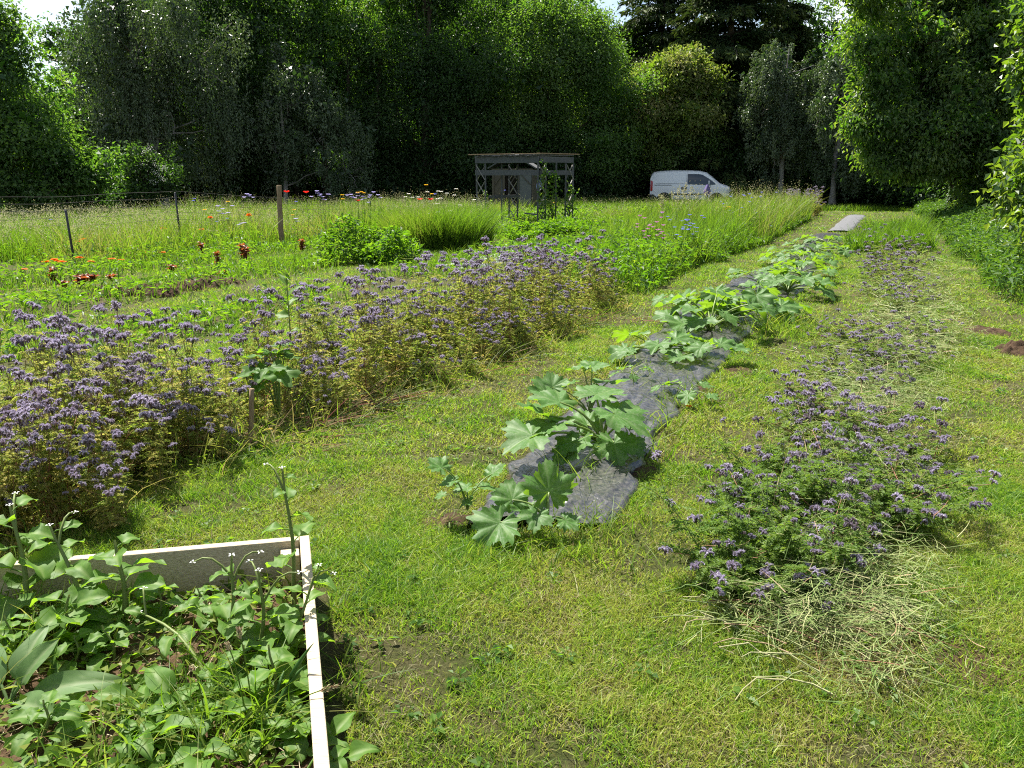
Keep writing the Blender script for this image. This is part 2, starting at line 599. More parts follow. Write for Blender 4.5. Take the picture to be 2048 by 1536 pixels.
# clover and small rosettes in the mown grass
g = MB()
x, y = scatter(900, 1.5, 10)
k = is_lawn(x, y) & (noise(x, y, 1.2, 71) > .5)
x, y = x[k], y[k]
n = len(x)
i_ = np.repeat(np.arange(n), 9)
an = rng.random(len(i_)) * 6.283
rad = .004 + .03 * rng.random(len(i_))
P = np.stack((x[i_] + np.cos(an) * rad, y[i_] + np.sin(an) * rad, ground_z(x[i_], y[i_]) + .012 + .022 * rng.random(len(i_))), 1)
V, F, m = cards(P, np.stack((np.cos(an), np.sin(an), .25 + 0 * an), 1), np.array((0, 0, 1.)) + rng.normal(0, .25, (len(i_), 3)), .018 + .022 * rng.random(len(i_)), .014 + .012 * rng.random(len(i_)))
g.add(V, F, np.repeat(rng.random(len(i_)), m))
tag(g.build('lawn_weeds', HERB), 'small broad leaved weeds and clover scattered in the mown lawn', 'weeds', None, 'stuff')

# ------------------------------------------------------------------ leaves of broad plants
def lobed_leaf(size, lobes=5, depth=.22, serr=.05, seed=0, cup=.18, wav=.05, rings=12, seg=100):
    """palmate leaf; stalk at the origin, midrib along +y, face up"""
    r_ = np.random.default_rng(seed)
    th = np.linspace(-math.pi + .28, math.pi - .28, seg)
    rad = .62 + .16 * np.cos(th) - .10 * np.cos(2 * th) * .5
    rad = rad * (1 - depth * (.5 - .5 * np.cos(lobes * th)) ** 2 * (np.abs(th) < 2.6))
    rad = rad * (1 + serr * np.sign(np.sin(th * 19 + r_.random() * 6)) * r_.random(seg))
    t = np.linspace(0, 1, rings) ** .85
    V = np.zeros((seg, rings, 3))
    A = np.zeros((seg, rings))
    ph = r_.random() * 6
    for i, a in enumerate(th):
        rr = t * rad[i]
        vein = np.abs(np.cos(lobes * a / 2 * 1.0)) ** 24
        V[i, :, 0] = rr * math.sin(a)
        V[i, :, 1] = rr * math.cos(a) + .02
        V[i, :, 2] = cup * np.abs(V[i, :, 0]) * 1.1 - .75 * cup * rr ** 2 + wav * 2.6 * t * (noise(V[i, :, 0] + ph, V[i, :, 1], 3.4, seed % 50) - .5) + wav * .9 * t ** 2 * np.sin(8 * a + ph * 2) - .010 * vein * t
        A[i] = .22 + .55 * np.abs(np.cos(lobes * a / 2)) ** 70 * (1 - .4 * t) + .75 * np.clip(noise(V[i, :, 0] + ph, V[i, :, 1], 16, seed % 40) - .55, 0, 1) + r_.random(rings) * .12
    return (V * size).reshape(-1, 3), grid_faces(seg, rings), np.clip(A, 0, 1).reshape(-1)


def long_leaf(L, W, curl=.35, fold=.25, wav=.06, nl=12, nw=6, prof=None, seed=0, serr=0.0):
    """undivided leaf; stalk at the origin, midrib along +y"""
    r_ = np.random.default_rng(seed)
    s = np.linspace(0, 1, nl)
    wv = prof(s) if prof else np.sin(math.pi * np.clip(s, 0, 1) ** .75) ** .8
    wv = np.clip(wv, .01, None) * (1 + serr * r_.normal(0, 1, nl))
    c = np.linspace(-1, 1, nw + 1)
    V = np.zeros((nl, nw + 1, 3))
    ph = r_.random() * 6
    V[..., 0] = wv[:, None] * c * W / 2
    V[..., 1] = (L * np.sin(s * curl * 1.2) / (curl * 1.2))[:, None]
    V[..., 2] = -(L * (1 - np.cos(s * curl * 1.2)) / (curl * 1.2))[:, None] + np.abs(c) * fold * W / 2 * wv[:, None] + wav * W * np.sin(s[:, None] * 9 + c * 2 + ph) * np.abs(c)
    A = np.clip(.25 + .7 * (np.abs(c) < .1)[None] * np.ones((nl, 1)) + .28 * (np.sin(s[:, None] * 34 - np.abs(c) * 7) > .8) + r_.random((nl, nw + 1)) * .2, 0, 1)
    return V.reshape(-1, 3), grid_faces(nl, nw + 1), A.reshape(-1)


def orient(V, P, D, N):
    """move a leaf from its own axes to base P, midrib D, face N"""
    D = unit(D)
    X = unit(np.cross(D, N))
    N = np.cross(X, D)
    return V @ np.stack((X, D, N)) + np.asarray(P)


# ------------------------------------------------------------------ trees
def lobe(px, py, rx, ry, y, deep=None):
    c = Wp(px, py, y)
    s = y / FOC
    return (*c, rx * s, (deep if deep else max(rx, ry) * .9) * s, ry * s)


def crown_leaves(mb, lobes, n, per, cr, L, W, droop=.3, hang=0.0, tone=(0, 1), seed=0, outward=.55):
    r_ = np.random.default_rng(seed)
    Lb = np.array(lobes)
    sub = []
    for l in Lb:
        for k in range(13):
            dd = unit(r_.normal(0, 1, 3))
            f = r_.uniform(.45, .98)
            s_ = r_.uniform(.26, .50)
            sub.append((*(l[:3] + dd * l[3:] * f), *(l[3:] * s_)))
    Lb = np.array(sub)
    wgt = (Lb[:, 3] * Lb[:, 4] * Lb[:, 5]) ** .6
    pick = r_.choice(len(Lb), n, p=wgt / wgt.sum())
    d = unit(r_.normal(0, 1, (n, 3)) + (0, 0, .25))
    rad = r_.random(n) ** .33
    C = Lb[pick, :3] + d * Lb[pick, 3:] * rad[:, None]
    C[:, 2] = np.maximum(C[:, 2], .25)
    ct = r_.random(n)
    N_ = n * per
    idx = np.repeat(np.arange(n), per)
    off = r_.normal(0, 1, (N_, 3)) * cr * .8 * np.array((1, 1, .7)) * (.6 + .8 * r_.random(n))[idx][:, None]
    P = C[idx] + off
    if hang > 0:
        P[:, :2] = C[idx][:, :2] + off[:, :2] * .28
        P[:, 2] = C[idx][:, 2] - r_.random(N_) * hang * (.4 + .9 * ct[idx])
    out = unit(P - Lb[pick, :3][idx])
    D = unit(out * outward + r_.normal(0, .75, (N_, 3)) + np.array((0, 0, -droop)))
    Nn = unit(np.array((0, 0, 1.)) + r_.normal(0, .55, (N_, 3)))
    kk = r_.choice(len(Lb), max(len(Lb) * 16, 200))  # large cards in the darkest tone, added inside the crown to block backlight
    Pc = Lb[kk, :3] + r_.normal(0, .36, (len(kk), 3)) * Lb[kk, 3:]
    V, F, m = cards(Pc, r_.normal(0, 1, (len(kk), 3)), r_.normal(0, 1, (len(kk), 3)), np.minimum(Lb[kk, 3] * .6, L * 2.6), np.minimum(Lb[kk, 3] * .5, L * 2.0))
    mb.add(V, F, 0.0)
    V, F, m = cards(P, D, Nn, L * (.65 + .7 * r_.random(N_)), W * (.65 + .7 * r_.random(N_)))
    st = r_.random(len(Lb))[pick]
    tn = tone[0] + (tone[1] - tone[0]) * np.clip(st[idx] * .5 + ct[idx] * .35 + r_.random(N_) * .4 - .12, 0, 1)
    mb.add(V, F, np.repeat(tn, m))
    return C


def limbs(mb, base, top, r0, lobes, C, seed=0, nbr=40, bend=.3, lean=(0, 0)):
    r_ = np.random.default_rng(seed + 99)
    base, top = np.array(base, float), np.array(top, float)
    t = np.linspace(0, 1, 9)
    tr = base + (top - base) * t[:, None]
    tr[:, :2] += np.cumsum(r_.normal(0, bend * .25, (9, 2)), 0) * t[:, None]
    rr = r0 * (1 - .85 * t) * (1 + .55 * np.exp(-t * 22))
    mb.add(*tube(tr, rr, 10))
    for lb in lobes:
        k = np.clip((lb[2] - lb[5] * .7 - base[2]) / max(top[2] - base[2], .1), .15, .85)
        s = base + (top - base) * k
        e = np.array(lb[:3]) + np.array((0, 0, lb[5] * .3))
        u = np.linspace(0, 1, 6)
        pts = s + (e - s) * u[:, None] + np.array((0, 0, 1)) * (np.sin(u * math.pi) * -.08 * np.linalg.norm(e - s))[:, None]
        pts[1:-1] += r_.normal(0, .12, (4, 3))
        mb.add(*tube(pts, r0 * .42 * (1 - .8 * u), 7))
    if len(C):
        q = C[r_.choice(len(C), min(nbr, len(C)), replace=False)]
        Lb = np.array(lobes)
        near = np.argmin(np.linalg.norm(q[:, None] - Lb[None, :, :3], axis=2), 1)
        s = Lb[near, :3] - np.stack((0 * near, 0 * near, Lb[near, 5] * .35), 1) + r_.normal(0, .15, (len(q), 3))
        u = np.linspace(0, 1, 4)
        P = s[:, None] + (q - s)[:, None] * u[None, :, None]
        P[:, 1:3] += r_.normal(0, .1, (len(q), 2, 3))
        mb.add(*tubes(P, np.broadcast_to(r0 * .13 * (1 - .75 * u) + .006, (len(q), 4)), 5))


def tree(name, label, cat, px, y, r0, lobes, n, per, cr, L, W, mat, bark, droop=.3, hang=0.0, tone=(0, 1), seed=0, group=None, base_z=0.0, topf=.8, nbr=40, outward=.55):
    b = Wp(px, 400, y)
    o = thing(name, label, cat, (b[0], y, base_z), 0, group)
    off = np.array((b[0], y, base_z))
    lb = [tuple(np.array(l[:3]) - off) + tuple(l[3:]) for l in lobes]
    cm = MB()
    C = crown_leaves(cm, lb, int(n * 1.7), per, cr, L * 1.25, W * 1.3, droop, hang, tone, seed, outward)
    ztop = max(l[2] + l[5] * .6 for l in lb) * topf / .8
    hi = max(lb, key=lambda l: l[2])
    tm = MB()
    limbs(tm, (0, 0, -.1), (hi[0] * .5, hi[1] * .5, ztop), r0, lb, C, seed, nbr)
    tm.build('trunk', bark, o, True)
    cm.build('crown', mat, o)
    return o


T_DARK = leafmat('dark_broadleaf', [(.016, .040, .012), (.036, .072, .022), (.080, .125, .042)], [(.04, .11, .006), (.08, .20, .012), (.15, .28, .02)], .38, .5, .3)
T_MID = leafmat('green_broadleaf', [(.030, .070, .018), (.065, .120, .034), (.13, .19, .068)], [(.08, .22, .010), (.16, .34, .018), (.27, .43, .03)], .42, .48, .35)
T_BIRCH = leafmat('birch_leaf', [(.034, .062, .024), (.075, .112, .052), (.15, .19, .11)], [(.04, .09, .012), (.08, .14, .02), (.13, .19, .04)], .3, .4, .45)
T_LIME = leafmat('bright_broadleaf', [(.030, .065, .018), (.070, .12, .035), (.15, .20, .085)], [(.09, .25, .010), (.20, .38, .015), (.36, .48, .035)], .46, .45, .35)
T_GOLD = leafmat('golden_leaf', [(.06, .11, .018), (.14, .18, .045), (.34, .31, .17)], [(.15, .28, .01), (.27, .36, .03), (.40, .36, .13)], .40, .5, .3)
T_CONI = leafmat('conifer_spray', [(.016, .036, .012), (.034, .064, .018), (.12, .145, .030)], [(.02, .05, .008), (.04, .08, .01), (.1, .13, .015)], .18, .55, .25)
T_NEAR = leafmat('hazel_leaf', [(.028, .070, .015), (.050, .10, .022), (.10, .15, .05)], [(.11, .25, .008), (.19, .33, .012), (.28, .37, .03)], .42, .4, .45)

tree('broadleaf_tree', 'bushy broadleaf tree at the left edge beside the wire fence', 'tree', -60, 26, .22,
     [lobe(20, 215, 120, 120, 26), lobe(90, 300, 110, 90, 26), lobe(30, 370, 150, 70, 26), lobe(-20, 70, 100, 90, 26), lobe(150, 330, 70, 55, 26), lobe(-60, 250, 120, 150, 26)],
     1100, 26, .26, .105, .052, T_MID, BARK, .25, seed=1)
tree('weeping_birch', 'tall weeping birch with hanging twigs against the bright sky gap', 'tree', 330, 38, .24,
     [lobe(190, 30, 70, 90, 38), lobe(270, 70, 110, 120, 38), lobe(380, 60, 110, 140, 38), lobe(240, 190, 110, 90, 38), lobe(340, 230, 130, 110, 38)],
     1250, 30, .4, .10, .05, T_BIRCH, BIRCHBARK, .8, hang=1.9, seed=2)
tree('dark_tree', 'dark dense broadleaf tree between the weeping birch and the slender trunks', 'tree', 470, 43, .28,
     [lobe(470, 90, 150, 150, 43), lobe(430, 260, 150, 120, 43), lobe(540, 260, 120, 110, 43), lobe(480, -60, 120, 120, 43)],
     1050, 34, .42, .13, .065, T_DARK, BARK, .3, seed=3)
tree('silver_birch', 'small grey green birch catching light in front of the dark slender trunks', 'tree', 570, 39.5, .12,
     [lobe(590, 180, 75, 75, 39.5), lobe(640, 260, 80, 70, 39.5), lobe(560, 290, 70, 60, 39.5), lobe(690, 320, 60, 70, 39.5)],
     520, 34, .38, .09, .045, T_BIRCH, BIRCHBARK, .6, hang=.9, seed=4)
o4 = tree('slender_tree', 'thin crowned tree with several bare dark trunks against the sky', 'tree', 655, 44, .17,
          [lobe(610, -10, 110, 90, 44), lobe(700, 10, 100, 100, 44), lobe(650, 110, 120, 70, 44), lobe(760, 90, 80, 90, 44)],
          520, 30, .42, .13, .065, T_MID, BARK, .3, seed=5)
for dx, ln in ((-1.6, -.6), (1.2, .8), (2.5, 1.3)):
    tm = MB()
    zz = np.linspace(-.1, 12, 9)
    tm.add(*tube(np.stack((dx + ln * (zz / 12) + .15 * np.sin(zz * .7), .3 * np.sin(zz * .5 + dx), zz), 1), .14 * (1 - zz / 16), 8))
    tm.build('trunk', BARK, o4, True)
tree('broad_dark_tree', 'broad dark green tree rising behind the meadow left of the timber shelter', 'tree', 850, 44, .3,
     [lobe(850, 60, 140, 140, 44), lobe(900, 200, 130, 120, 44), lobe(790, 230, 110, 110, 44), lobe(930, 310, 110, 60, 44), lobe(860, -70, 120, 110, 44)],
     1350, 34, .42, .13, .065, T_DARK, BARK, .3, seed=6, tone=(.15, 1))
tree('poplar_tree', 'tall light green tree with sunlit rippling leaves above the timber shelter', 'tree', 1110, 45, .3,
     [lobe(1070, 40, 110, 110, 45), lobe(1160, 110, 100, 110, 45), lobe(1110, 190, 140, 110, 45), lobe(1040, 240, 110, 90, 45), lobe(1215, 220, 85, 100, 45), lobe(1190, 300, 100, 60, 45)],
     1500, 34, .40, .12, .062, T_MID, BARK, .25, seed=7, tone=(.3, 1))
tree('golden_tree', 'golden yellow leaved small tree directly behind the white van', 'tree', 1345, 45.5, .14,
     [lobe(1350, 170, 75, 60, 45.5), lobe(1300, 215, 45, 60, 45.5), lobe(1400, 205, 45, 55, 45.5), lobe(1340, 245, 75, 50, 45.5), lobe(1310, 150, 40, 35, 45.5), lobe(1390, 150, 45, 30, 45.5)],
     560, 30, .33, .15, .07, T_GOLD, BARK, .2, seed=8)
tree('lime_shrub', 'yellow green lower bush just above the roof of the white van', 'shrub', 1330, 46.5, .1,
     [lobe(1300, 285, 80, 50, 46), lobe(1375, 290, 70, 45, 46), lobe(1420, 320, 50, 40, 46.5), lobe(1260, 310, 50, 50, 46.5)], 420, 30, .35, .14, .07, T_LIME, BARK, .2, seed=9)
tree('pale_birch', 'rounded grey green birch to the right of the tall conifers', 'tree', 1560, 43.5, .16,
     [lobe(1560, 140, 62, 62, 43.5), lobe(1530, 200, 50, 60, 43.5), lobe(1590, 220, 55, 70, 43.5), lobe(1560, 300, 60, 60, 43.5)],
     560, 36, .3, .085, .045, T_BIRCH, BIRCHBARK, .7, hang=.8, seed=10, tone=(.25, 1))
tree('grey_birch', 'slim grey green birch half hidden behind the large tree on the right', 'tree', 1665, 42, .15,
     [lobe(1670, 150, 52, 60, 42), lobe(1640, 230, 50, 65, 42), lobe(1690, 280, 52, 75, 42)],
     480, 36, .3, .085, .045, T_BIRCH, BIRCHBARK, .7, hang=.9, seed=11, tone=(.2, 1))
big = tree('ivy_clad_tree', 'large spreading tree with an ivy covered trunk beside the right path', 'tree', 1925, 30, .33,
           [lobe(*q) for q in ((1870, -60, 130, 70, 29), (1990, -40, 120, 80, 28), (1740, -20, 70, 45, 27), (1810, 60, 90, 60, 28), (1735, 95, 45, 40, 27), (1920, 80, 100, 75, 28), (2040, 80, 90, 90, 27),
                               (1755, 170, 55, 45, 27.5), (1850, 165, 80, 55, 28), (1960, 180, 90, 65, 27), (1730, 240, 40, 35, 27), (1800, 250, 70, 50, 27.5), (1890, 260, 80, 50, 27), (1985, 280, 85, 60, 27),
                               (1750, 315, 50, 32, 27.5), (1830, 325, 70, 34, 27.5), (1900, 335, 50, 30, 28), (1980, 360, 70, 45, 28.5), (2070, 220, 80, 100, 27), (2060, 340, 70, 60, 27.5))],
           1750, 26, .26, .125, .058, T_LIME, BARK, .8, seed=12, nbr=110)
im = MB()
n = 5200
aa, zz = rng.random(n) * 6.283, rng.random(n) ** .8 * 4.2
rr = .36 + .12 * noise(aa * 2, zz, 1.5, 3) + rng.random(n) * .08 - zz * .02
D = np.stack((np.cos(aa), np.sin(aa), -.9 + 0 * aa), 1)
V, F, m = cards(np.stack((np.cos(aa) * rr, np.sin(aa) * rr, zz), 1), D + rng.normal(0, .4, (n, 3)), np.stack((np.cos(aa), np.sin(aa), .4 + 0 * aa), 1), .12, .1)
im.add(V, F, np.repeat(rng.random(n), m))
im.build('ivy', T_DARK, big)
tree('hazel_tree', 'near hazel branches with big leaves hanging in at the right edge', 'tree', 2330, 11.5, .12,
     [lobe(2095, 270, 75, 70, 11.5), lobe(2080, 380, 70, 60, 11.3), lobe(2125, 150, 60, 60, 11.5), lobe(2105, 60, 55, 40, 11.5), lobe(2200, 250, 140, 200, 11.8)],
     330, 16, .15, .095, .062, T_NEAR, BARK, .5, seed=13, nbr=60)


def conifer(name, label, px, y, Ht, half, low, seed, mat, per=26):
    r_ = np.random.default_rng(seed)
    b = Wp(px, 400, y)
    o = thing(name, label, 'tree', (b[0], y, 0))
    tm, cm = MB(), MB()
    zz = np.linspace(-.1, Ht, 12)
    tm.add(*tube(np.stack((.1 * np.sin(zz), .1 * np.cos(zz * .8), zz), 1), .38 * (1 - zz / Ht * .93), 10))
    z = low
    BP, BR = [], []
    Ps, Ds, Ns, Ts = [], [], [], []
    while z < Ht - .3:
        f = (z - low) / (Ht - low)
        for k in range(r_.integers(4, 7)):
            a = r_.random() * 6.283
            ln = half * (1 - f) ** .75 * (.65 + .5 * r_.random()) + .35
            u = np.linspace(0, 1, 7)
            dirh = np.array((math.cos(a), math.sin(a), 0))
            dz = .28 * u * ln - .42 * u ** 2 * ln + r_.normal(0, .03) * ln
            pts = np.array((0, 0, z + r_.normal(0, .12))) + dirh * (u * ln)[:, None] + np.array((0, 0, 1.)) * dz[:, None]
            BP.append(pts)
            BR.append(.05 * (1 - .85 * u) * (1 - f * .6) + .008)
            m_ = int(per * ln * 2.6) + 10
            t = r_.random(m_) ** .7
            side = np.array((-dirh[1], dirh[0], 0))
            spread = (.55 * (1 - t) + .22) * min(ln, 2.6) * .55
            off = r_.uniform(-1, 1, m_) * spread
            base = np.stack([np.interp(t, u, pts[:, i]) for i in range(3)], 1)
            P = base + side * off[:, None] + np.array((0, 0, 1)) * (-np.abs(off) * .28 + r_.normal(0, .07, m_))[:, None]
            Ps.append(P)
            Ds.append(dirh * .8 + side * (np.sign(off) * .7)[:, None] + r_.normal(0, .35, (m_, 3)) + np.array((0, 0, -.32)))
            Ns.append(np.array((0, 0, 1.)) + r_.normal(0, .35, (m_, 3)))
            Ts.append(np.clip(t * .55 + r_.random(m_) * .45 - .1, 0, 1))
        z += .34 + .1 * r_.random()
    tm.add(*tubes(np.array(BP), np.array(BR), 5))
    P, D, Nn, Tn = (np.concatenate(q) for q in (Ps, Ds, Ns, Ts))
    n = len(P)
    V, F, m = cards(P, D, Nn, .34 * (.6 + .8 * r_.random(n)), .11 * (.6 + .8 * r_.random(n)), .1, .25, .5)
    cm.add(V, F, np.repeat(Tn, m))
    tm.build('trunk', BARK, o, True)
    cm.build('crown', mat, o)
    return o


conifer('cedar_tree', 'dark layered conifer with its top against the blue sky patch', 1310, 54, 16.5, 6.0, 2.2, 21, T_CONI)
conifer('cypress_tree', 'tall greener conifer with yellowish spray tips behind the van bonnet', 1440, 49, 18, 5.2, .7, 22, T_CONI, 34)
conifer('spruce_tree', 'dark narrow conifer between the cypress and the pale birch', 1540, 54, 16, 3.2, .6, 23, T_CONI)

# dark second line of woodland and the understorey
note_kids()
back0 = tree('woodland_tree', 'dark woodland tree filling the gap behind the weeping birch', 'tree', 250, 55, .3,
             [(0, 0, 0, 1, 1, 1)] and [lobe(250, 240, 150, 90, 55), lobe(210, 140, 110, 90, 55), lobe(310, 120, 110, 100, 55), lobe(250, 330, 150, 60, 55)],
             800, 32, .5, .2, .1, T_DARK, BARK, .3, seed=31, group='woodland trees in the second line')
note_kids()
bx0 = back0.location.x
for i, (px, y, s, lab) in enumerate((
        (10, 50, .6, 'dark woodland tree behind the broadleaf tree at the left edge'),
        (430, 57, 1.2, 'dark woodland tree deep behind the dense dark tree'),
        (590, 56, 1.02, 'dark woodland tree seen between the slender bare trunks'),
        (740, 55, 1.05, 'dark woodland tree just right of the slender bare trunks'),
        (880, 57, 1.25, 'dark woodland tree deep behind the broad dark tree'),
        (1020, 56, 1.05, 'dark woodland tree behind the left side of the light green poplar'),
        (1190, 58, 1.0, 'dark woodland tree in the gap between the poplar and the cedar'),
        (1640, 56, .95, 'dark woodland tree between the two grey birches'),
        (1760, 52, .95, 'dark woodland tree behind the left side of the ivy clad tree'),
        (1900, 50, 1.0, 'dark woodland tree behind the ivy covered trunk'),
        (2060, 46, 1.0, 'dark woodland tree behind the ivy clad tree at the right edge'))):
    c = copy_tree(back0)
    put(c, (Wp(px, 400, y)[0], y, 0), i * 1.3, s, lab)
sh0 = tree('dark_shrub', 'low dark shrub under the weeping birch', 'shrub', 300, 44, .07,
           [lobe(300, 350, 75, 50, 44), lobe(265, 375, 60, 35, 44), lobe(345, 370, 60, 40, 44)],
           330, 32, .36, .13, .07, T_DARK, BARK, .3, seed=41, group='dark understorey shrubs')
note_kids()
for i, (px, y, s, lab) in enumerate((
        (130, 38, .95, 'low dark shrub beyond the wire fence near the left edge'),
        (420, 45, 1.15, 'low dark shrub beneath the dense dark tree'),
        (530, 44, 1.0, 'low dark shrub at the foot of the small grey green birch'),
        (640, 46, 1.2, 'low dark shrub below the slender bare trunks'),
        (750, 45, 1.0, 'low dark shrub left below the broad dark tree'),
        (850, 46, 1.25, 'low dark shrub at the foot of the broad dark tree'),
        (960, 45, 1.1, 'low dark shrub left behind the timber shelter'),
        (1080, 46, 1.25, 'low dark shrub right behind the timber shelter'),
        (1200, 47, 1.2, 'low dark shrub in the gap between the shelter and the van'),
        (1290, 49, 1.2, 'low dark shrub behind the rear of the white van'),
        (1400, 49, 1.3, 'low dark shrub behind the windscreen of the white van'),
        (1520, 47, 1.2, 'low dark shrub under the pale birch'),
        (1620, 47, 1.15, 'low dark shrub under the slim grey birch'),
        (1720, 45, 1.2, 'low dark shrub beyond the far end of the plastic strip'),
        (1820, 42, 1.2, 'low dark shrub left of the ivy covered trunk'),
        (1990, 36, 1.15, 'low dark shrub right of the ivy covered trunk'))):
    c = copy_tree(sh0)
    put(c, (Wp(px, 400, y)[0], y, 0), i * 2.1, s, lab)
el = tree('elder_shrub', 'dark elder shrub with white flower clusters beyond the wire fence', 'shrub', 300, 33, .06,
          [lobe(300, 350, 45, 45, 33), lobe(275, 385, 40, 30, 33)], 150, 28, .28, .11, .06, T_DARK, BARK, .3, seed=42)
fm = MB()
for px, py in ((308, 345), (318, 352), (322, 340), (300, 362), (312, 364), (326, 358), (290, 300), (300, 296), (283, 330), (310, 326), (330, 336)):
    c = Wp(px, py, 32.2) - np.array(el.location)
    n = 22
    V, F, m = cards(c + rng.normal(0, .06, (n, 3)), rng.normal(0, 1, (n, 3)), np.array((0, 0, 1.)) + rng.normal(0, .3, (n, 3)), .035, .025)
    fm.add(V, F, .6)
fm.build('blossom', WHITEP, el)

# ------------------------------------------------------------------ raised bed
bed = thing('raised_bed', 'raised garden bed framed with pale timber boards in the near corner', 'raised bed', (0, 0, 0))
TOPZ, TH = .25, .038


def board(a, b, inset, name='board'):
    m_ = MB()
    a, b = np.array((*a, 0.)), np.array((*b, 0.))
    a[2] = b[2] = TOPZ / 2 + .0
    m_.add(*beam(a, b, TH, TOPZ + .02))
    return bevel(m_.build(name, TIMBER, bed), .004)


dr = unit(BED_F - BED_C)                # right board runs towards the camera
dl = unit(BED_L - BED_C)
nr = np.array((dr[1], -dr[0]))
board(BED_C + dl * TH / 2 - dr * 0, BED_F + dl * TH / 2, 0)
board(BED_C + dl * (TH + .002) + dr * TH / 2, BED_L + dr * TH / 2, 0)
m_ = MB()
cpost = BED_C + dl * (TH + .04) + dr * (TH + .04)
m_.add(*box((cpost[0], cpost[1], .105), (.07, .07, .25), math.atan2(dr[1], dr[0])))
bevel(m_.build('corner_post', TIMBER, bed), .003)
m_ = MB()
nu, nv = 70, 60
u, v = np.meshgrid(np.linspace(0, 1, nu), np.linspace(0, 1, nv), indexing='ij')
A_ = BED_C + dl * (TH + .001) + dr * (TH + .001)
sx = A_[0] + dl[0] * u * 1.75 + dr[0] * v * 1.75
sy = A_[1] + dl[1] * u * 1.75 + dr[1] * v * 1.75
sz = .03 + .05 * noise(sx, sy, 4, 2) + .045 * noise(sx, sy, 13, 5) + .02 * noise(sx, sy, 40, 6)
m_.add(np.stack((sx, sy, sz), -1), grid_faces(nu, nv))
m_.build('soil', MULCHY, bed, True)


def bed_z(x, y):
    return .03 + .05 * noise(x, y, 4, 2) + .045 * noise(x, y, 13, 5) + .02 * noise(x, y, 40, 6)


def bed_pts(n, r_=rng):
    u, v = r_.random(n), r_.random(n)
    p = A_ + dl * (u * 1.6 + .03)[:, None] + dr * (v * 1.6 + .03)[:, None]
    return p[:, 0], p[:, 1]


# straw in the bed, small weeds and grass in the bed
x, y = bed_pts(5200)
k = rng.random(len(x)) < .25 + noise(x, y, 4, 7)
x, y = x[k], y[k]
n = len(x)
an = rng.random(n) * 6.283
m_ = MB()
V, F, m = ribbons(np.stack((x, y, bed_z(x, y) + .004 + rng.random(n) * .02), 1), np.stack((np.cos(an), np.sin(an), rng.normal(.05, .2, n)), 1), .02 + .06 * rng.random(n) ** 2, .0028, rng.normal(0, .012, (n, 3)), 2)
m_.add(V, F, np.repeat(rng.random(n), m))
STRAW = leafmat('straw', [(.12, .08, .045), (.24, .18, .11), (.42, .35, .24)], [(.1, .08, .05), (.2, .15, .1), (.3, .25, .17)], .15, .7, .2)
tag(m_.build('straw_mulch', STRAW), 'brown straw and roots lying on the compost of the raised bed', 'straw', None, 'stuff')
x, y = bed_pts(8000)
k = rng.random(len(x)) < np.clip(1.9 * (noise(x, y, 2.6, 21) - .38) + .9 * (np.abs(x + .95) < .25) * (y < 2.25) * .5, .02, 1)
x, y = x[k], y[k]
n = len(x)
m_ = MB()
h = .05 + .22 * rng.random(n) ** 1.5
V, F, m = ribbons(np.stack((x, y, bed_z(x, y)), 1), np.stack((rng.normal(0, .4, n), rng.normal(0, .4, n), np.ones(n)), 1), h, .004 + .003 * rng.random(n), np.stack((rng.normal(0, .5, n), rng.normal(0, .5, n), -.35 * rng.random(n)), 1) * h[:, None], 4)
m_.add(V, F, np.repeat(np.clip(rng.normal(.3, .2, n), 0, 1), m))
n = 3000
x, y = bed_pts(n)
D = np.stack((rng.normal(0, 1, n), rng.normal(0, 1, n), rng.random(n) * .8), 1)
V, F, m = cards(np.stack((x, y, bed_z(x, y) + .01 + .05 * rng.random(n)), 1), D, np.array((0, 0, 1.)) + rng.normal(0, .3, (n, 3)), .02 + .035 * rng.random(n), .012 + .02 * rng.random(n))
m_.add(V, F, np.repeat(rng.random(n) * .6, m))
tag(m_.build('bed_weeds', MEAD), 'fine grass and seedlings growing among the plants in the raised bed', 'weeds', None, 'stuff')


